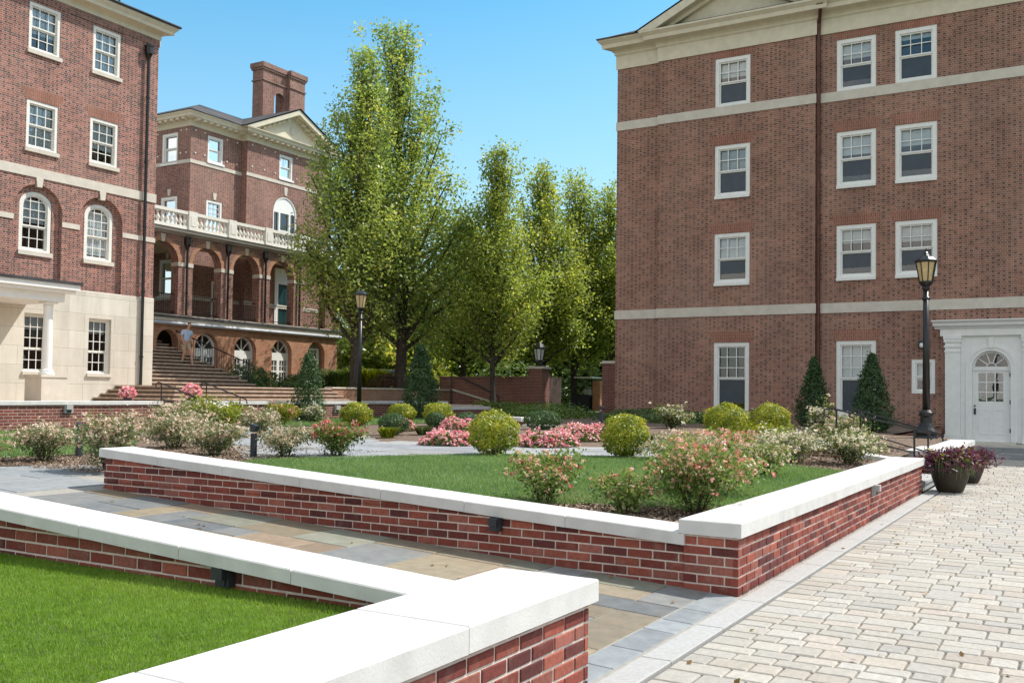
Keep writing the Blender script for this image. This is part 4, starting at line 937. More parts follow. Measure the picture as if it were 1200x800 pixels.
bollard(10.47, 10.48, G(10, 10), .50, 'dark grey path light standing alone between two pale flowering shrubs')
bollard(17.9, 17.6, G(17.9, 17), .42, 'small grey path light by the foot of the sloping cheek wall', .045)
bollard(24.0, 11.2, G(24, 11), .55, 'thin grey path light near the far end of the pink flowers', .04)
def walllight(Mp, u, z, label, w_=.075, h_=.13, mat='darkmetal'):
    p = Mp(u, 0, z); t = thing('wall_light', label, 'wall light', p)
    m = MB(); m.fbox(Mp, u-w_, u+w_, .0, .05, z-h_/2, z+h_/2); m.fbox(Mp, u-w_*.8, u+w_*.8, .05, .09, z-h_*.1, z+h_/2-.005); m.build('housing', mat, t)
    m = MB(); m.fbox(Mp, u-w_*.6, u+w_*.6, .052, .06, z-h_*.42, z-h_*.13); m.build('lens', 'darkmetal', t)
walllight(FX(6.985), 4.2, .375, 'dark metal wall light under the coping of the planter wall facing the stone path', .05, .11)
walllight(FX(3.785), 3.95, .465, 'dark metal wall light low on the wall inside the foreground lawn', .05, .11)
walllight(FY(2.157), 12.25, .37, 'small grey wall light on the sunlit planter wall by the paver road', .06, .13, 'kerb')
walllight(FY(19.86), 14.05, 1.0, 'grey wall light on the back wall below the porch column', .10, .2, 'kerb')
walllight(FY(19.86), 23.3, .93, 'pale wall light on the back wall between the narrow evergreen and the lamp post', .12, .22, 'kerb')
def handrail(label, posts, zs, top, curl=True, mid=True):
    t = thing('handrail', label, 'handrail', (posts[0][0], posts[0][1], zs[0]))
    for (x, y), z0, z1 in zip(posts, zs, top): m = MB(); m.tube([(x, y, z0-.05), (x, y, z1)], .017, 6); m.build('post', 'black', t)
    m = MB(); P = [Vector((x, y, z1)) for (x, y), z1 in zip(posts, top)]
    d0 = (P[0]-P[1]).normalized(); d1 = (P[-1]-P[-2]).normalized(); A = []
    if curl:
        hz = Vector((d0.x, d0.y, 0)).normalized(); A = [P[0]+hz*.10+Vector((0, 0, -.14)), P[0]+hz*.20+Vector((0, 0, -.10)), P[0]+hz*.20+Vector((0, 0, -.01)), P[0]+hz*.11+Vector((0, 0, .02))]
    B_ = [P[-1]+d1*.22, P[-1]+d1*.26+Vector((0, 0, -.10))] if curl else []
    m.tube(A+P+B_, .017, 6); m.build('rail', 'black', t)
    if mid: m = MB(); m.tube([p-Vector((0, 0, .38)) for p in P], .014, 5); m.build('mid_rail', 'black', t)
handrail('black iron handrail at the stair end of the back wall, beside the sunny yellow shrub', [(16.76, 20.0), (16.76, 18.75)], [1.03, .56], [1.62, 1.28])
handrail('black iron handrail down the sloping cheek wall with the curved coping', [(17.68, 19.4), (17.68, 18.2)], [.75, .56], [1.63, 1.30])
handrail('black iron handrail nearest the white roses, with curled top, by the paver road', [(16.66, 3.5), (16.66, 2.3)], [.55, .15], [1.27, .98])
handrail('black iron handrail nearest the tall lamp post, with curled top', [(18.68, 3.5), (18.68, 2.35)], [.55, .15], [1.23, .90])
t = thing('stair_railing', 'black picket railing down the right side of the arcade stairs', 'railing', (30.0, 30.5, 1.7))
m = MB()
def sz(y): return 1.596+.16*max(0, (y-30.1)/.49)
for k in range(34):
    y = 30.3+k*.145; m.tube([(30.0, y, sz(y)), (30.0, y, sz(y)+.92)], .012, 4, cap=False)
m.build('picket', 'black', t)
m = MB(); m.tube([(30.0, 30.25, sz(30.25)+.92), (30.0, 35.1, sz(35.1)+.92)], .025, 6); m.build('rail', 'black', t)
# golf cart
cx, cy, cz = 47.5, 22.9, .64
t = thing('golf_cart', 'dark golf cart with pale roof parked beyond the gate', 'cart', (cx, cy, cz))
m = MB(); m.bevbox(cx-1.1, cx+1.1, cy-.55, cy+.55, cz+.22, cz+.5, .05, 0); m.bevbox(cx-1.15, cx-.55, cy-.52, cy+.52, cz+.4, cz+.85, .1); m.build('body', 'darkmetal', t)
m = MB(); m.bevbox(cx-.95, cx+.95, cy-.58, cy+.58, cz+1.72, cz+1.80, .03); m.build('roof', 'offwhite', t)
m = MB(); m.bevbox(cx-.1, cx+.45, cy-.5, cy+.5, cz+.5, cz+.72, .04); m.bevbox(cx+.4, cx+.52, cy-.5, cy+.5, cz+.7, cz+1.15, .03); m.build('seat', 'offwhite', t)
m = MB(); m.add([(cx-.72, cy-.5, cz+.85), (cx-.72, cy+.5, cz+.85), (cx-.62, cy+.5, cz+1.7), (cx-.62, cy-.5, cz+1.7)], [(0, 1, 2, 3)]); m.build('windscreen', 'glass', t)
for sx, sy in ((-.85, -.52), (-.85, .52), (.85, -.52), (.85, .52)): m = MB(); m.tube([(cx+sx*.85, cy+sy, cz+.5), (cx+sx*.9, cy+sy, cz+1.73)], .025, 6); m.build('roof_post', 'black', t)
for sx, sy in ((-.75, -.52), (-.75, .52), (.75, -.52), (.75, .52)):
    m = MB(); m.tube([(cx+sx, cy+sy-.09, cz+.24), (cx+sx, cy+sy+.09, cz+.24)], .24, 16); wh = m.build('wheel', 'rubber', t); m = MB(); m.tube([(cx+sx, cy+sy-.1, cz+.24), (cx+sx, cy+sy+.1, cz+.24)], .12, 12); m.build('hub', 'offwhite', wh)
# bins at the end of the arcade
for bx, by, mt, lab in ((41.6, 33.6, 'darkmetal', 'black wheeled bin at the end of the orange arcade wall'), (42.9, 33.4, 'blue', 'blue wheeled bin beside the tree trunk, past the orange arcade wall')):
    t = thing('wheeled_bin', lab, 'bin', (bx, by, 1.6)); m = MB()
    m.add([(bx-.4, by-.35, 1.66), (bx+.4, by-.35, 1.66), (bx+.4, by+.3, 1.66), (bx-.4, by+.3, 1.66), (bx-.55, by-.45, 2.6), (bx+.55, by-.45, 2.6), (bx+.55, by+.4, 2.6), (bx-.55, by+.4, 2.6)], [(3, 2, 1, 0), (4, 5, 6, 7), (0, 1, 5, 4), (1, 2, 6, 5), (2, 3, 7, 6), (3, 0, 4, 7)]); m.build('body', mt, t)
    m = MB(); m.bevbox(bx-.6, bx+.6, by-.5, by+.46, 2.6, 2.72, .04); m.build('lid', mt, t)
m = MB(); m.box(40.79, 44.5, 30, 36, .3, 1.6); struct(m.build('terrace_soil', 'soil'))

# person coming down the stairs
def skinbody(name, joints, edges, mat, parent, root=0, sub=1):
    me = bpy.data.meshes.new(name); b = BASE[parent]
    me.from_pydata([tuple(Vector(j[0])-b) for j in joints], edges, []); me.materials.append(M[mat])
    o = bpy.data.objects.new(name, me); COL.objects.link(o); o.parent = parent; BASE[o] = b
    md = o.modifiers.new('skin', 'SKIN'); 
    for i, j in enumerate(joints):
        v = me.skin_vertices[0].data[i]; r = j[1]; v.radius = r if isinstance(r, tuple) else (r, r)
        v.use_root = (i == root)
    md.use_smooth_shade = True
    s = o.modifiers.new('sub', 'SUBSURF'); s.levels = sub; s.render_levels = sub
    return o
px, py_, pz = 28.95, 33.1, sz(33.1)+.0
def pw(dx, dy, dz): return (px+dx, py_+dy, pz+dz)   # faces -Y and a little +X, stepping down
t = thing('person', 'person in a pale blue shirt and khaki shorts walking down the stairs', 'person', (px, py_, pz))
J = [(pw(0, 0, .93), (.14, .11)), (pw(.0, -.02, 1.12), (.13, .10)), (pw(.02, -.06, 1.36), (.16, .11)), (pw(.03, -.09, 1.47), .06), (pw(.04, -.13, 1.56), .055), (pw(.05, -.17, 1.66), (.085, .10)), (pw(.05, -.16, 1.75), .07),
     (pw(-.19, -.05, 1.38), .06), (pw(-.235, -.02, 1.12), .045), (pw(-.225, -.14, .90), .035), (pw(-.22, -.18, .80), .03),
     (pw(.23, -.05, 1.38), .06), (pw(.26, -.02, 1.12), .045), (pw(.25, -.14, .92), .035), (pw(.245, -.18, .82), .03),
     (pw(-.10, .0, .86), .09), (pw(-.11, -.06, .47), .06), (pw(-.12, .06, .08), .04), (pw(-.12, -.08, .04), .035),
     (pw(.10, 0, .86), .09), (pw(.12, -.22, .50), .06), (pw(.12, -.30, .02), .04), (pw(.12, -.45, -.07), .035)]
E_ = [(0, 1), (1, 2), (2, 3), (3, 4), (4, 5), (5, 6), (2, 7), (7, 8), (8, 9), (9, 10), (2, 11), (11, 12), (12, 13), (13, 14), (0, 15), (15, 16), (16, 17), (17, 18), (0, 19), (19, 20), (20, 21), (21, 22)]
skinbody('body', J, E_, 'skin', t, 0, 2)
skinbody('shirt', [(pw(0, 0, .90), (.17, .14)), (pw(0, -.02, 1.12), (.165, .135)), (pw(.02, -.06, 1.37), (.185, .135)), (pw(.03, -.085, 1.46), .08), (pw(-.19, -.05, 1.38), .085), (pw(-.25, -.03, 1.20), .072), (pw(.23, -.05, 1.38), .085), (pw(.29, -.04, 1.20), .072)], [(0, 1), (1, 2), (2, 3), (2, 4), (4, 5), (2, 6), (6, 7)], 'shirt', t, 0, 2)
skinbody('shorts', [(pw(0, 0, .92), (.16, .13)), (pw(-.10, .0, .82), .115), (pw(-.11, -.05, .54), .088), (pw(.10, 0, .82), .115), (pw(.115, -.19, .56), .088)], [(0, 1), (1, 2), (0, 3), (3, 4)], 'shorts', t, 0, 2)
skinbody('hair', [(pw(.05, -.13, 1.70), (.095, .10)), (pw(.05, -.15, 1.79), .075)], [(0, 1)], 'hair', t, 0, 2)
for sx, dy, dz in ((-.12, .0, .0), (.12, -.36, -.085)):
    m = MB(); m.bevbox(px+sx-.05, px+sx+.05, py_+dy-.17, py_+dy+.10, pz+dz, pz+dz+.09, .03); m.build('shoe', 'shoe', t)

# ------------------------------------------------------------------ PLANTS
GT = {  # leaf albedo ramps
 'pear': [(.13, .19, .065), (.21, .29, .085), (.30, .39, .11), (.40, .46, .13), (.47, .44, .15)],
 'pearlit': [(.15, .21, .06), (.24, .32, .08), (.34, .42, .10), (.45, .49, .11), (.50, .46, .13)],
 'dark': [(.05, .09, .035), (.08, .14, .05), (.12, .19, .06), (.17, .24, .07)],
 'mid': [(.06, .10, .025), (.10, .16, .035), (.15, .22, .045), (.21, .28, .06)],
 'box': [(.12, .17, .015), (.22, .27, .022), (.33, .36, .03), (.43, .42, .05)],
 'boxdark': [(.03, .07, .028), (.055, .11, .036), (.085, .15, .05)],
 'rose': [(.07, .13, .04), (.12, .20, .05), (.18, .28, .07), (.25, .31, .09), (.32, .27, .13)],
 'hyd': [(.05, .09, .03), (.10, .15, .05), (.18, .22, .08), (.26, .24, .13)],
 'grey': [(.08, .13, .05), (.14, .19, .08), (.22, .25, .13), (.32, .30, .21)],
 'yel': [(.13, .18, .012), (.22, .26, .016), (.32, .34, .02)],
 'red': [(.10, .03, .03), (.16, .06, .04), (.09, .08, .03)],
 'purple': [(.035, .008, .025), (.08, .018, .055), (.14, .04, .09), (.20, .10, .13)],
}
FT = {'pink': [(.70, .18, .30), (.82, .32, .42), (.88, .50, .56), (.90, .68, .70)], 'salmon': [(.66, .20, .20), (.78, .36, .34), (.84, .54, .49), (.78, .52, .44)],
      'blush': [(.66, .46, .40), (.74, .58, .50), (.80, .68, .60), (.66, .50, .42)], 'cream': [(.72, .66, .56), (.82, .78, .70), (.74, .62, .54)], 'hot': [(.62, .10, .17), (.74, .20, .26), (.80, .40, .38)]}
def ell(n, c, r, fill=.0, up=False):
    d = unit(RNG.normal(size=(n, 3)))
    if up: d[:, 2] = np.abs(d[:, 2])
    k = (1-np.abs(RNG.normal(0, .07, n)))
    inner = RNG.random(n) < fill; k[inner] = RNG.random(inner.sum())**.5
    return np.array(c)+d*np.array(r)*k[:, None], d
def ball(label, x, y, w_, h, pal, n=3800, size=.05, group=None, z=None, lump=.11, name='boxwood_shrub', cat='shrub'):
    z = G(x, y) if z is None else z; c = (x, y, z+h*.52)
    P, d = ell(n, c, (w_/2, w_/2, h/2), .35)
    ph = RNG.uniform(0, 6, 3); k = 1+lump*(np.sin(d[:, 0]*7+ph[0])*np.sin(d[:, 1]*6+ph[1])+.7*np.sin(d[:, 2]*9+ph[2]))*.6+RNG.normal(0, .02, n)+np.where(RNG.random(n) < .05, RNG.uniform(.02, .13, n), 0)
    P = np.array(c)+(P-np.array(c))*k[:, None]; P[:, 2] = np.maximum(P[:, 2], z)
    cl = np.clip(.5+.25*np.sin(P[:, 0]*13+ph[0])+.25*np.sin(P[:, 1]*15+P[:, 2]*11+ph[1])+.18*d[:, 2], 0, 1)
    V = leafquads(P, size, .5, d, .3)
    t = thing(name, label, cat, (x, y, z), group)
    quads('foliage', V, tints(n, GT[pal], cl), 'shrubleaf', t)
    m = MB(); m.tube([(x, y, z-.05), (x+.01, y, z+h*.4)], [.03, .02], 6); m.build('stem', 'stem', t)
    return t
gB = 'clipped round boxwood shrubs'
ball('large yellow-green ball shrub at the middle of the lawn edge', 12.85, 7.82, .80, .68, 'box', 5200, .045, gB)
ball('large yellow-green ball shrub in front of the brown building corner, left of the big rose', 13.6, 5.95, .72, .66, 'box', 5000, .045, gB)
ball('yellow-green ball shrub directly below the lamp post by the trees', 19.85, 16.25, .84, .60, 'box', 4200, .055, gB)
ball('yellow-green ball shrub between the lamp post and the narrow evergreen', 22.0, 16.4, .80, .55, 'box', 3600, .055, gB)
ball('yellow-green ball shrub in front of the narrow evergreen', 21.2, 14.6, .80, .62, 'box', 3800, .055, gB)
ball('wide yellow-green ball shrub below the lowest window of the brown building', 19.3, 6.22, .92, .74, 'box', 4600, .05, gB)
ball('yellow-green ball shrub between the ground window and the conical evergreen', 21.2, 5.85, .88, .72, 'box', 4400, .05, gB)
gD = 'small dark green round shrubs'
ball('dark green ball shrub at the path edge, left of the pink flowers', 16.75, 12.7, .66, .46, 'boxdark', 3000, .045, gD, name='round_shrub')
ball('tiny dark green ball shrub tucked before the yellow-green one near the narrow evergreen', 19.5, 13.5, .5, .42, 'boxdark', 2400, .045, gD, name='round_shrub')
ball('dark green mound shrub just left of the largest yellow-green ball, below the stone slab', 20.0, 12.95, .66, .42, 'boxdark', 2400, .045, gD, name='round_shrub')
ball('dark green mound shrub behind the pink flowers, right of the stone slab', 21.2, 11.5, .95, .46, 'boxdark', 3000, .05, gD, name='round_shrub')

def bush(label, x, y, w_, h, pal, fl, nl=2600, nf=140, ls=.042, fs=.035, group=None, z=None, name='rose_bush', cat='rose bush', loose=.5, nst=9, topf=.55, lean=(0, 0)):
    z = G(x, y) if z is None else z
    t = thing(name, label, cat, (x, y, z), group)
    sm = MB(); C_ = []
    for k in range(nst):
        a = 2*PI*k/nst+random.uniform(-.4, .4); r = w_/2*random.uniform(.35, 1.0); hh = h*random.uniform(.62, 1.02)*(1-.28*(r/(w_/2))**2)
        p0 = Vector((x+.04*math.cos(a), y+.04*math.sin(a), z-.03)); p2 = Vector((x+r*math.cos(a)+lean[0], y+r*math.sin(a)+lean[1], z+hh)); p1 = p0.lerp(p2, .5)+Vector((0, 0, h*.12))
        sm.tube([p0, p1, p2], [.009, .006, .003], 5)
        for s in np.linspace(.25, 1, 7):
            q = (p0.lerp(p1, s*2) if s < .5 else p1.lerp(p2, s*2-1)); C_.append((q.x, q.y, q.z, s))
            if s > .5:
                for _ in range(2): C_.append((q.x+random.gauss(0, w_*.10), q.y+random.gauss(0, w_*.10), q.z+random.gauss(0, h*.06), s))
    sm.build('stem', 'stem', t)
    C_ = np.array(C_); i = RNG.integers(0, len(C_), nl); sg = np.array([w_*.085, w_*.085, h*.075])*(loose+.5)
    P = C_[i, :3]+RNG.normal(size=(nl, 3))*sg; P[:, 2] = np.maximum(P[:, 2], z+.01)
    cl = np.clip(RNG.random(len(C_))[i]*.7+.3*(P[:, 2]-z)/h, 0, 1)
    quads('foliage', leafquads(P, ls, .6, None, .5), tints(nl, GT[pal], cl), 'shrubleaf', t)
    if nf:
        nf = int(nf*1.5)
        T = C_[C_[:, 3] > topf]; i = RNG.integers(0, len(T), nf); F = T[i, :3]+RNG.normal(size=(nf, 3))*sg*.9+np.array([0, 0, h*.035]); d = RNG.normal(size=(nf, 3))
        fs *= .82
        FF = np.repeat(F, 7, 0)+RNG.normal(size=(nf*7, 3))*fs*.36; cl = np.repeat(RNG.random(nf), 7)
        quads('blossom', leafquads(FF, fs, .8, None, .8), tints(nf*7, FT[fl], cl, .12), 'petal', t)
    return t
gR = 'rose bushes inside the main planter'
bush('loose salmon rose bush at the front of the lawn, left of the others', 8.0, 4.3, .84, .50, 'rose', 'salmon', 2200, 90, .040, .034, gR, nst=9, loose=.45)
bush('small bronze rose bush between the two salmon ones', 7.85, 3.42, .50, .40, 'rose', 'salmon', 1700, 30, .036, .028, gR, nst=7, loose=.5)
bush('largest salmon-pink rose bush against the planter wall corner', 8.35, 2.98, .95, .68, 'rose', 'salmon', 5600, 260, .036, .033, gR, nst=14, loose=.6)
bush('pink and cream rose bush behind the largest salmon one', 9.8, 3.35, 1.1, .46, 'rose', 'salmon', 3600, 200, .038, .034, gR, nst=12, loose=.6)
bush('blush rose bush to the right of the ball shrub by the building corner', 13.6, 5.0, 1.1, .42, 'grey', 'blush', 3000, 230, .042, .04, gR, nst=12, loose=.7)
bush('salmon shrub rose under the wide ball shrub by the low window', 15.6, 5.0, 1.3, .38, 'rose', 'salmon', 3400, 240, .045, .042, gR, nst=12, loose=.7)
bush('pinkish rose bush at the lawn edge before the wall coping', 12.2, 3.5, .9, .44, 'rose', 'blush', 2600, 160, .04, .036, gR, nst=10, loose=.6)
bush('white rose bush right of the lawn, below the conical evergreen', 14.6, 3.75, .95, .50, 'grey', 'cream', 3000, 260, .042, .04, gR, nst=12, loose=.7)
bush('creamy white rose bush against the cheek wall by the handrails', 14.9, 2.95, .85, .50, 'hyd', 'cream', 2800, 220, .042, .04, gR, nst=12, loose=.7)
bush('pale flowering shrub right of the steps, before the broad conical evergreen', 19.2, 3.9, .9, .55, 'hyd', 'blush', 2400, 150, .045, .04, gR, nst=10, loose=.7)
bush('fresh lime-green shrub with few flowers under the ball shrub', 17.3, 4.75, .75, .46, 'yel', 'cream', 2600, 40, .05, .04, None, name='leafy_shrub', cat='shrub', nst=10, loose=.7)
bush('tall white hydrangea with one round bloom beside the conical evergreen', 19.8, 4.45, .45, .95, 'hyd', 'cream', 1300, 60, .055, .06, None, name='hydrangea', cat='shrub', nst=6, loose=.6)
bush('pale green hydrangea at the foot of the brown wall by the vent', 24.0, 9.2, .9, .62, 'hyd', 'cream', 2000, 70, .07, .07, None, name='hydrangea', cat='shrub', nst=8, loose=.7)
bush('low mixed shrub with rusty flowers along the brown wall', 25.5, 8.1, 1.3, .5, 'rose', 'salmon', 2200, 60, .06, .05, None, name='leafy_shrub', cat='shrub', nst=10, loose=.8)
gP = 'pale flowering shrubs near the left path'
bush('pale blush shrub at the end of the long planter wall', 7.9, 10.35, .85, .68, 'grey', 'blush', 3200, 260, .042, .040, gP, nst=12, loose=.7)
bush('pale blush shrub left of the path light on the grass', 8.4, 12.35, .80, .50, 'grey', 'blush', 2800, 240, .042, .038, gP, nst=12, loose=.7)
bush('pale shrub with bronze leaves at the very left edge of the path', 7.5, 12.6, .85, .48, 'rose', 'blush', 2600, 170, .042, .038, gP, nst=12, loose=.7)
bush('blush shrub behind the white coping, between two path lights', 10.45, 11.25, .85, .52, 'grey', 'blush', 2800, 220, .042, .038, gP, nst=11, loose=.7)
bush('blush shrub in front of the sunny yellow bush', 11.2, 13.0, 1.15, .62, 'grey', 'blush', 3400, 260, .042, .038, gP, nst=13, loose=.7)
bush('wide grey-green blush shrub below the back wall, left of the yellow bush', 13.3, 15.2, 1.3, .72, 'grey', 'blush', 3400, 240, .05, .042, gP, nst=13, loose=.7)
bush('airy blush shrub standing alone on the pale path edge', 10.75, 10.12, .78, .48, 'grey', 'blush', 2400, 200, .038, .034, gP, nst=11, loose=.6)
bush('leafy green shrub with coral blooms on both sides, on the lawn edge', 11.3, 9.62, .85, .52, 'mid', 'hot', 3000, 90, .044, .044, None, name='flowering_shrub', cat='shrub', nst=11, loose=.6)
bush('sunny lime-yellow bush near the sloping cheek wall', 13.9, 15.0, 1.15, .80, 'yel', 'cream', 4200, 0, .055, .04, None, name='leafy_shrub', cat='shrub', nst=13, loose=.8)
bush('pale pink shrub between the yellow bush and the cheek wall', 14.4, 14.3, .8, .60, 'grey', 'blush', 2400, 180, .046, .04, gP, nst=11, loose=.7)
bush('small yellow and salmon shrub in front of the low back wall', 18.4, 17.5, .80, .66, 'yel', 'salmon', 2200, 60, .055, .05, None, name='flowering_shrub', cat='shrub', nst=10, loose=.7)
bush('small cream flowering shrub at the foot of the narrow holly', 20.6, 18.4, .6, .50, 'grey', 'cream', 1500, 90, .05, .045, None, name='flowering_shrub', cat='shrub', nst=9, loose=.7)
def bed(label, x, y, wx, wy, h, n=1500, nf=420, fl='pink', z=None):
    z = G(x, y) if z is None else z
    t = thing('begonia_clump', label, 'flowers', (x, y, z), 'pink begonia clumps along the path')
    a = RNG.uniform(0, 2*PI, n); r = np.sqrt(RNG.random(n)); P = np.stack([x+wx/2*r*np.cos(a), y+wy/2*r*np.sin(a), np.zeros(n)], 1)
    hz = h*np.sqrt(np.clip(1-r**2.6, .05, 1))*(.8+.2*np.sin(P[:, 0]*9)*np.sin(P[:, 1]*8)); P[:, 2] = z+hz*RNG.random(n)**.45
    quads('foliage', leafquads(P, .06, .7, None, .6), tints(n, GT['mid']), 'shrubleaf', t)
    a = RNG.uniform(0, 2*PI, nf); r = np.sqrt(RNG.random(nf)); F = np.stack([x+wx/2*r*np.cos(a), y+wy/2*r*np.sin(a), np.zeros(nf)], 1)
    hz = h*np.sqrt(np.clip(1-r**2.6, .05, 1))*(.8+.2*np.sin(F[:, 0]*9)*np.sin(F[:, 1]*8)); F[:, 2] = z+hz*RNG.uniform(.72, 1.08, nf)
    FF = np.repeat(F, 6, 0)+RNG.normal(size=(nf*6, 3))*.018
    quads('blossom', leafquads(FF, .045, .85, None, .9), tints(nf*6, FT[fl], np.repeat(RNG.random(nf), 6), .12), 'petal', t)
bed('pink begonia clump left of the largest yellow-green ball', 14.5, 9.75, 1.0, 1.1, .30, 1500, 420)
bed('pink begonia clump right of the largest yellow-green ball', 15.2, 8.15, 1.1, 1.2, .32, 1700, 480)
bed('broad far pink begonia clump below the gate pier', 17.7, 8.6, 1.7, 1.5, .34, 2400, 700)
bed('pink begonia patch behind the leafy shrub with coral blooms', 15.5, 13.5, .75, .7, .30, 900, 220, 'hot')
bed('small pink begonia patch between two dark green balls', 18.4, 13.75, .8, .8, .32, 900, 220)
bed('pink begonia patch under the yellow-green ball by the narrow evergreen', 19.1, 12.6, .9, .9, .34, 1000, 260)
def tuft(label, x, y, w_, h, pal, n=500, z=None, name='grass_tuft', cat='grass', group=None, wid=.02, droop=.5):
    z = G(x, y) if z is None else z
    a = RNG.uniform(0, 2*PI, n); r = np.sqrt(RNG.random(n))*w_*.25; L = h*RNG.uniform(.6, 1.1, n); o = RNG.uniform(.1, .5, n)*w_
    b = np.stack([x+r*np.cos(a), y+r*np.sin(a), np.full(n, z)], 1); m1 = b+np.stack([np.cos(a)*o*.5, np.sin(a)*o*.5, L*.75], 1); e = b+np.stack([np.cos(a)*o*1.1, np.sin(a)*o*1.1, L*(1-droop*.5)], 1)
    s = np.stack([-np.sin(a), np.cos(a), np.zeros(n)], 1)*wid/2
    Q = np.stack([b-s, b+s, m1+s, m1-s, m1-s, m1+s, e+s*.2, e-s*.2], 1).reshape(-1, 3)
    t = thing(name, label, cat, (x, y, z), group); quads('foliage', Q, np.repeat(tints(n, GT[pal]), 2, 0), 'shrubleaf', t); return t
tuft('lime daylily tuft at the path edge, left of the dark green ball', 15.9, 12.2, .5, .26, 'yel', 260, name='lily_tuft', cat='plant')
tuft('pale grassy tuft right of the dark green ball', 17.3, 12.3, .5, .24, 'hyd', 240, name='lily_tuft', cat='plant')
tuft('striped grassy tuft right of the far pink clump', 16.6, 6.9, .55, .26, 'hyd', 260, name='lily_tuft', cat='plant')
tuft('tall sunlit grasses on the terrace beside the lamp post', 39.5, 31.5, 2.6, 1.3, 'yel', 900, 1.6, name='tall_grass', cat='grass', wid=.05)
tuft('second clump of tall sunlit grasses below the arcade end', 37.5, 31.6, 2.0, 1.1, 'mid', 800, 1.6, name='tall_grass', cat='grass', wid=.05)

def cone(label, x, y, w_, h, pal, n=7000, size=.07, z=None, name='conical_evergreen', lump=.24, base=.06, pw_=.78):
    z = G(x, y) if z is None else z
    t = thing(name, label, 'evergreen', (x, y, z))
    u = RNG.random(n)**1.25; a = RNG.uniform(0, 2*PI, n); ph = RNG.uniform(0, 6, 4)
    R = w_/2*np.minimum(1., ((u+.06)/.16)**.6)*(1-u)**pw_*1.12
    R *= 1+lump*np.sin(a*3+u*13+ph[0])*np.sin(u*21+ph[1])+.1*np.sin(a*5+ph[2]+u*31)
    k = 1-np.abs(RNG.normal(0, .16, n))+np.where(RNG.random(n) < .06, RNG.uniform(0, .3, n), 0); d = np.stack([np.cos(a), np.sin(a), np.full(n, .35)], 1)
    P = np.stack([x+R*k*np.cos(a), y+R*k*np.sin(a), z+base+u*(h-base)], 1)+RNG.normal(0, .04, (n, 3))
    cl = np.clip(.45+.3*np.sin(a*4+u*17+ph[3])+RNG.normal(0, .15, n), 0, 1)
    quads('foliage', leafquads(P, size, .5, d, .2), tints(n, GT[pal], cl), 'shrubleaf', t)
    m = MB(); m.tube([(x, y, z-.05), (x, y, z+h*.85)], [.05, .01], 6); m.build('stem', 'stem', t)
cone('slim conical evergreen beside the brown downpipe', 29.5, 6.85, 1.05, 2.0, 'boxdark', 6500, .075)
cone('broad conical evergreen between the ground window and the tall lamp post', 26.0, 4.6, 1.05, 1.95, 'boxdark', 7500, .07)
cone('narrow holly in front of the low back wall, before the arcade', 21.3, 19.2, .95, 1.95, 'boxdark', 5200, .07, name='narrow_holly', pw_=.55)
cone('narrow dark evergreen right of the two big trees, before the tan wall', 25.1, 18.0, 1.2, 2.3, 'boxdark', 6500, .08, name='narrow_evergreen', pw_=.6)
def mound(label, x, y, wx, wy, h, pal, n=2500, size=.1, z=None, name='hedge_shrub', cat='shrub', group=None):
    z = G(x, y) if z is None else z
    P, d = ell(n, (x, y, z), (wx/2, wy/2, h), .3, True); k = 1+.13*np.sin(P[:, 0]*4.1+x)*np.sin(P[:, 1]*3.7+y)+.1*np.sin(P[:, 0]*9+P[:, 2]*7); P = np.array((x, y, z))+(P-np.array((x, y, z)))*k[:, None]
    cl = np.clip(.5+.3*np.sin(P[:, 0]*6+P[:, 2]*5+x)+.2*RNG.normal(size=n), 0, 1)
    t = thing(name, label, cat, (x, y, z), group); quads('foliage', leafquads(P, size, .55, d, .4), tints(n, GT[pal], cl), 'shrubleaf', t)
    m = MB(); m.tube([(x, y, z-.05), (x, y, z+h*.5)], [.03, .015], 5); m.build('stem', 'stem', t); return t
gH = 'shrubs planted along the arcade'
for i, (x, y, wx, h, pal, lab) in enumerate([(31.0, 31.6, 2.4, 1.05, 'dark', 'dark leafy shrub at the foot of the stair railing'), (33.2, 32.8, 2.2, .75, 'mid', 'green shrub under the first white french door'), (34.6, 31.8, 2.0, .62, 'dark', 'low dark shrub between the first two french doors'), (36.2, 32.6, 2.3, .85, 'mid', 'green shrub under the second french door'), (38.4, 33.0, 2.2, 1.0, 'dark', 'dark shrub under the third french door'), (40.2, 33.1, 2.0, 1.25, 'mid', 'taller green shrub before the blue-glazed door')]):
    mound(lab, x, y, wx, 1.8, h, pal, 2400, .11, 1.6, group=gH)
mound('rust-red shrub between the two big tree trunks', 37.4, 28.6, 2.6, 1.6, .75, 'red', 2000, .1, 1.6)
mound('green shrub at the foot of the thick right trunk', 39.8, 28.4, 2.0, 1.6, .8, 'mid', 1800, .1, 1.6)
for i, (x, y, wx, wy, h, lab) in enumerate([(30.5, 16.5, 4.2, 3.0, .45, 'broad low ground cover mound before the shaded garden wall'), (34.5, 18.5, 4.0, 4.0, .55, 'ground cover mound close to the lantern pier'), (31.0, 13.0, 4.0, 2.6, .42, 'low dark ground cover mound behind the far pink clump'), (37.5, 22.5, 3.5, 4.0, .55, 'ground cover bank below the slim trunk'), (29.5, 10.8, 3.6, 2.0, .38, 'low dark ground cover along the brown building corner')]):
    mound(lab, x, y, wx, wy, h, 'dark' if i in (2, 4) else 'mid', 3000, .10, .58, 'ground_cover', 'plant')
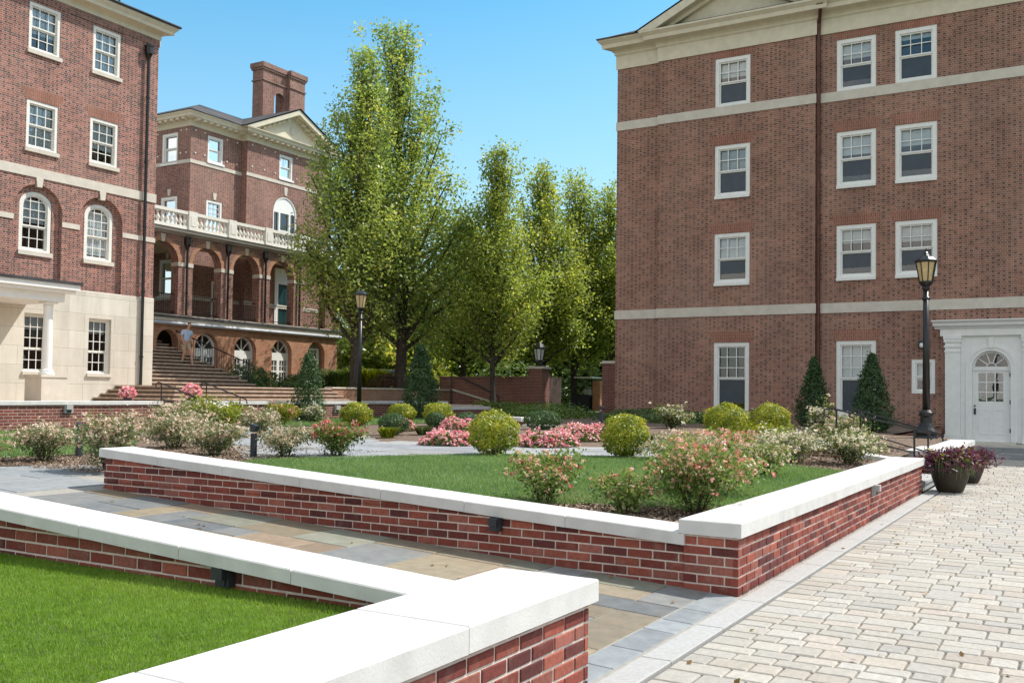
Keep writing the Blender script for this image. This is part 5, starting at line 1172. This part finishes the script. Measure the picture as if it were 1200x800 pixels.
# planters
def planter(label, x, y, s=1., seed=0):
    t = thing('planter_pot', label, 'planter', (x, y, 0))
    m = MB(); m.lathe(x, y, [(.20*s, .006), (.22*s, .03), (.30*s, .25*s), (.325*s, .42*s), (.335*s, .47*s), (.335*s, .50*s), (.29*s, .50*s), (.28*s, .44*s), (.0, .44*s)], 28, cap=False); m.build('pot', 'pot', t, smooth=True)
    n = 700; a = RNG.uniform(0, 2*PI, n); o = RNG.uniform(.1, .62, n)*s; b = np.stack([x+np.cos(a)*.2*s*RNG.random(n), y+np.sin(a)*.2*s*RNG.random(n), np.full(n, .48*s)], 1)
    up = RNG.uniform(.02, .20, n)*s; m1 = b+np.stack([np.cos(a)*o*.55, np.sin(a)*o*.55, up], 1); e = b+np.stack([np.cos(a)*o, np.sin(a)*o, up-RNG.uniform(0, .28, n)*s], 1); sd = np.stack([-np.sin(a), np.cos(a), RNG.normal(0, .3, n)], 1)*.02*s
    k = RNG.random((n, 1)); c = m1*(1-k)+e*k
    Q = np.stack([b-sd*.3, b+sd*.3, m1+sd*.5, m1-sd*.5], 1).reshape(-1, 3)[:n*2]
    quads('purple_foliage', np.concatenate([leafquads(c+RNG.normal(0, .03, (n, 3)), .10*s, .3, None, .2), leafquads(m1+RNG.normal(0, .04, (n, 3)), .11*s, .28, None, .4), Q]), tints(2*n+len(Q)//4, GT['purple']), 'shrubleaf', t)
    n2 = 320; P = np.array((x-.08*s, y+.02, .58*s))+RNG.normal(size=(n2, 3))*np.array((.15, .15, .05))*s
    quads('lime_foliage', leafquads(P, .075*s, .7, None, .6), tints(n2, GT['yel']), 'shrubleaf', t)
    n3 = 110; a = RNG.uniform(PI*.8, PI*1.75, n3); b = np.stack([x+np.cos(a)*.25*s, y+np.sin(a)*.25*s, np.full(n3, .52*s)], 1); m1 = b+np.stack([np.cos(a)*.12*s, np.sin(a)*.12*s, np.full(n3, .07*s)], 1)+RNG.normal(0, .03, (n3, 3)); e = m1+np.stack([np.cos(a)*.06*s, np.sin(a)*.06*s, -RNG.uniform(.1, .32, n3)*s], 1); sd = np.stack([-np.sin(a), np.cos(a), 0*a], 1)*.005
    quads('trailing_grass', np.stack([b-sd, b+sd, m1+sd, m1-sd, m1-sd, m1+sd, e+sd*.4, e-sd*.4], 1).reshape(-1, 3), np.repeat(tints(n3, GT['hyd']), 2, 0), 'shrubleaf', t)
planter('olive-brown pot of purple and lime foliage at the end of the planter wall', 16.85, 1.80, .90)
planter('second pot of purple foliage, half hidden behind the nearer pot', 19.0, 1.74, .84)
def flowerpot(label, x, y, z, s):
    t = thing('flower_pot', label, 'flower pot', (x, y, z)); m = MB(); m.lathe(x, y, [(.16*s, z), (.22*s, z+.4*s), (.24*s, z+.42*s), (.2*s, z+.42*s)], 14); m.build('pot', 'darkmetal', t)
    P, d = ell(500, (x, y, z+.62*s), (.34*s, .34*s, .26*s), .4); quads('foliage', leafquads(P, .07, .6, d), tints(500, GT['mid']), 'shrubleaf', t)
    P, d = ell(160, (x, y, z+.64*s), (.36*s, .36*s, .28*s), .1); FF = np.repeat(P, 6, 0)+RNG.normal(size=(960, 3))*.025; quads('blossom', leafquads(FF, .065, .85, None, .6), tints(960, FT['pink'], None, .12), 'petal', t)
flowerpot('pot of pink flowers standing at the left end of the wide terrace steps', 17.1, 21.7, 1.03, .52)
flowerpot('dark pot of pink flowers at the top of the curved cheek wall', 18.4, 20.75, 1.03, .62)

# ------------------------------------------------------------------ TREES
def tree(label, x, y, z, h, r, th, seed, pal, group=None, ncl=420, per=58, leaf=.15, tr=.2, name='pear_tree', pyr=1., lean=(0, 0), dens=1., limbs=44):
    rg = np.random.default_rng(seed); rr = random.Random(seed)
    t = thing(name, label, 'tree', (x, y, z), group)
    m = MB(); hc = h-th; b0 = th*.85
    def axis(s): return Vector((x+lean[0]*s*s+.12*math.sin(s*5+seed), y+lean[1]*s*s+.12*math.cos(s*4+seed), z+s*h))
    pts = [axis(s) for s in np.linspace(0, .97, 14)]; rad = [tr*(1.25 if i == 0 else 1)*(1-.93*(i/13)**.9) for i in range(14)]; m.tube(pts, rad, 9)
    def R(u): return r*min(1., ((u+.06)/.20)**.5)*min(1., max(0., 1-u)*1.5)**.95
    cl = []
    for k in range(limbs):
        u0 = (k+.5)/limbs*.88; a = k*2.39996+rr.uniform(-.3, .3); s0 = (b0+u0*(h-b0)*.92)/h
        u1 = min(.98, u0+rr.uniform(.12, .26)); L = R((u0+u1)/2)*rr.uniform(.70, 1.12)
        p0 = axis(s0); p2 = axis((b0+u1*(h-b0))/h)+Vector((math.cos(a)*L, math.sin(a)*L, 0)); p1 = p0.lerp(p2, .5)+Vector((math.cos(a)*L*.12, math.sin(a)*L*.12, -.05*h*.1))
        r0 = tr*.42*(1-u0)+.018; m.tube([p0, p1, p2], [r0, r0*.6, r0*.2], 5, cap=False)
        q = 3+int(5*(1-u0))
        for s in np.linspace(.32, 1.04, q):
            p = p0.lerp(p1, s*2) if s < .5 else p1.lerp(p2, s*2-1)
            cl.append((p.x, p.y, p.z, .40+.22*(1-u0)))
            for _ in range(1+int(3*(1-u0))):
                g = .16+.15*r*(.3+.7*s)*(1-u0*.75); v = np.array((p.x, p.y, p.z+.15))+rg.normal(size=3)*np.array((g, g, g*.85)); cl.append((*v, .34+.24*(1-u0)))
    for s in np.linspace(.86, 1.0, 7): p = axis(s); cl.append((p.x+rg.normal()*.1, p.y+rg.normal()*.1, p.z, .34))
    m.build('trunk', 'bark', t)
    C_ = np.array(cl); keep = rg.random(len(C_)) < .93; C_ = C_[keep]
    n = int(len(C_)*per*dens); i = rg.integers(0, len(C_), n)
    P = C_[i, :3]+rg.normal(size=(n, 3))*C_[i, 3:4]*np.array((.50, .50, .56))
    ct = np.clip(rg.normal(.45, .24, len(C_)), 0, 1)[i]
    P[:, 2] = np.maximum(P[:, 2], z+th*.62)
    quads('crown', leafquads(P, leaf, .62, None, .85), tints(n, GT[pal], ct, .2), 'leaf', t)
    return t
gT = 'upright pear trees'
tree('left of the two biggest trees, its grey trunk behind the lamp post', 33.6, 27.7, 1.6, 15.0, 2.4, 1.9, 3, 'pear', gT, per=37, leaf=.15, tr=.25, limbs=62, lean=(.35, -.2))
tree('tallest tree, its dark trunk rising right of the lamp post', 37.3, 27.9, 1.6, 17.0, 3.4, 2.0, 7, 'pear', gT, per=38, leaf=.16, tr=.28, limbs=70, lean=(-.45, .25))
tree('slim tree with a pale trunk before the shaded garden wall', 38.5, 23.4, .7, 12.0, 2.0, 2.2, 11, 'pearlit', gT, per=36, leaf=.145, tr=.15, limbs=50)
tree('tree rising behind the lantern pier with a narrow pointed top', 44.0, 24.0, .64, 12.4, 2.4, 2.4, 13, 'pearlit', gT, per=36, leaf=.15, tr=.17, limbs=50)
tree('tree with a dark trunk beside the golf cart', 46.8, 23.4, .64, 12.2, 2.7, 2.3, 17, 'pearlit', gT, per=36, leaf=.155, tr=.2, limbs=54)
tree('rightmost pear tree, touching the corner of the brown building', 48.0, 22.0, .64, 11.7, 2.4, 2.8, 19, 'pearlit', gT, per=36, leaf=.15, tr=.17, limbs=48)
tree('pear tree filling the gap between the tall trees and the slim one', 47.0, 30.6, .9, 10.6, 2.6, 2.3, 23, 'pearlit', gT, per=34, leaf=.165, tr=.2, limbs=50)
gW = 'background trees beyond the walls'
BT_ = [(52, 40, 8.5, 4.2, 'pearlit', 'bushy green tree seen between the two big trunks'), (58, 35, 9, 4.4, 'mid', 'dark bushy tree behind the narrow evergreen'), (62, 31, 9.5, 4.4, 'pearlit', 'bushy tree behind the tan wall end'), (60, 26.5, 8.5, 4.2, 'mid', 'dark tree above the shaded garden wall'),
       (66, 29, 10, 4.6, 'dark', 'tall dark tree far behind the slim pale trunk'), (72, 31.5, 11, 5, 'pearlit', 'far green tree over the gate pier'), (62, 23.5, 7.5, 3.8, 'pearlit', 'sunlit bushy tree beyond the golf cart'), (70, 26, 9.5, 4.6, 'mid', 'dark tree beyond the orange post'), (60, 46, 10, 4.8, 'mid', 'dark tree behind the arcade end')]
for k, (x, y, h, r, pal, lab) in enumerate(BT_): tree(lab, x, y, .6, h, r, 1.2, 40+k, pal, gW, per=40, leaf=.34, tr=.28, name='broadleaf_tree', limbs=30, pyr=.8)
tree('tall tree whose top shows over the roof corner of the brown building', 62, 20.6, .6, 15.4, 2.4, 3, 60, 'dark', gW, per=60, leaf=.24, tr=.3, name='broadleaf_tree', limbs=40)
for k, (x, y, wx, h, pal, lab) in enumerate([(50, 36, 7, 2.6, 'yel', 'wide bright shrub between the big trunks'), (53, 31, 7, 3.0, 'mid', 'dark understorey shrub behind the sloping rail'), (56, 27.5, 6, 2.6, 'mid', 'understorey shrub above the shaded wall'), (58, 24.5, 6, 2.6, 'pearlit', 'understorey shrub beyond the gate'), (60, 21.8, 5, 2.4, 'dark', 'dark understorey shrub beyond the orange post'), (47, 40, 5, 2.2, 'yel', 'yellow-green shrub beside the grey trunk')]):
    mound(lab, x, y, wx, wx, h, pal, 2600, .28, .6, 'large_shrub', 'shrub')
# bare twiggy branch reaching in at the right edge
t = thing('young_tree', 'bare twiggy young tree at the right edge, twigs across the brown wall', 'tree', (26.0, -.35, .0))
m = MB(); rr = random.Random(4); m.tube([(26.0, -.35, -.1), (26.0, -.32, 2.2), (26.05, -.25, 4.2), (26, -.2, 5.6)], [.06, .05, .035, .012], 7)
for k in range(16):
    z0 = 3.6+k*.12; a = rr.uniform(.9, 2.2); L = rr.uniform(.5, 1.35); p0 = Vector((26.0, -.27, z0)); p1 = p0+Vector((math.cos(a)*L*.5, math.sin(a)*L*.55, rr.uniform(-.1, .35))); p2 = p0+Vector((math.cos(a)*L, math.sin(a)*L, rr.uniform(-.25, .35)))
    m.tube([p0, p1, p2], [.012, .008, .004], 4)
    for _ in range(3): q = p1.lerp(p2, rr.random()); m.tube([q, q+Vector((rr.uniform(-.2, .2), rr.uniform(-.1, .35), rr.uniform(-.3, .2)))], [.005, .002], 3)
m.build('trunk', plain('pale_twig', (.36, .30, .22), .9, .2, 9), t)

# ------------------------------------------------------------------ GRASS (uncountable blades)
def grass(name, poly, n, zf, h, wid, pal, seed, mind=0):
    rg = np.random.default_rng(seed); xs = [p[0] for p in poly]; ys = [p[1] for p in poly]
    X = rg.uniform(min(xs), max(xs), n*2); Y = rg.uniform(min(ys), max(ys), n*2); ok = np.zeros(n*2, bool); j = len(poly)-1
    for i in range(len(poly)):
        (xi, yi), (xj, yj) = poly[i], poly[j]
        if yi != yj: ok ^= ((yi > Y) != (yj > Y)) & (X < (xj-xi)*(Y-yi)/(yj-yi)+xi)
        j = i
    X, Y = X[ok][:n], Y[ok][:n]; n = len(X)
    Z = np.array([zf(a, b) for a, b in zip(X, Y)]); a = rg.uniform(0, 2*PI, n); hh = h*rg.uniform(.55, 1.15, n); le = hh*rg.uniform(.1, .75, n)
    pt = np.sin(X*2.1+Y*.7)*np.sin(Y*1.7-X*.6)+.6*np.sin(X*5.3+1)*np.sin(Y*6.1); hh *= 1+.08*pt
    b = np.stack([X, Y, Z], 1); s = np.stack([-np.sin(a), np.cos(a), 0*a], 1)*wid/2*rg.uniform(.7, 1.3, (n, 1)); tip = b+np.stack([np.cos(a)*le, np.sin(a)*le, hh], 1)
    V = np.stack([b-s, b+s, tip], 1).reshape(-1, 3)
    o = quads(name, V, tints(n, pal, np.clip(.5+.16*pt, 0, 1), .16), 'blade', None, (0, 0, 0), True); o['kind'] = 'stuff'; return o
GN = [(.10, .21, .015), (.16, .29, .025), (.235, .36, .05), (.36, .44, .13)]
GM = [(.11, .19, .07), (.16, .27, .10), (.21, .32, .125), (.30, .38, .20)]
grass('grass', [(.4, 2.63), (3.76, 2.63), (3.76, 8.2), (1.6, 8.2)], 270000, lambda x, y: .394, .021, .0036, GN, 1)
grass('grass', lawn_main, 130000, lambda x, y: G(x, y)+.010, .045, .009, GM, 2)
grass('grass', lawn_left, 40000, lambda x, y: G(x, y)+.010, .06, .018, GM, 3)
grass('grass', lawn_far, 16000, lambda x, y: G(x, y)+.010, .06, .025, GM, 4)

def chips(region, n, seed):
    rg = np.random.default_rng(seed); x0, x1, y0, y1 = region
    X = rg.uniform(x0, x1, n); Y = rg.uniform(y0, y1, n); Z = np.array([G(a, b) for a, b in zip(X, Y)])+rg.uniform(.002, .02, n)
    o = quads('mulch_chips', leafquads(np.stack([X, Y, Z], 1), .045, .4, None, 1.6), tints(n, [(.12, .075, .05), (.22, .15, .10), (.34, .25, .18), (.42, .33, .26)]), 'soil_chip', None, (0, 0, 0)); o['kind'] = 'stuff'
M['soil_chip'] = tinted('wood_chip', .9, 20, .2, 0)
chips((7.41, 9.0, 2.62, 4.7), 9000, 3); chips((7.6, 12.5, 9.6, 13.5), 12000, 4); chips((13.5, 20, 2.8, 5.5), 9000, 5)

rg = np.random.default_rng(9); n = 70
P = np.stack([rg.uniform(4.6, 24, n), 2.0-np.abs(rg.normal(0, .9, n)), rg.uniform(.006, .014, n)], 1); P = np.concatenate([P, np.stack([rg.uniform(4.5, 6.9, 30), y_ := rg.uniform(2.3, 9, 30), .052*(y_-2.157)+.018], 1)])
o = quads('fallen_leaves', leafquads(P, .045, .6, None, 1.4), tints(len(P), [(.12, .07, .03), (.25, .15, .06), (.20, .19, .06)]), 'shrubleaf', None, (0, 0, 0)); o['kind'] = 'stuff'
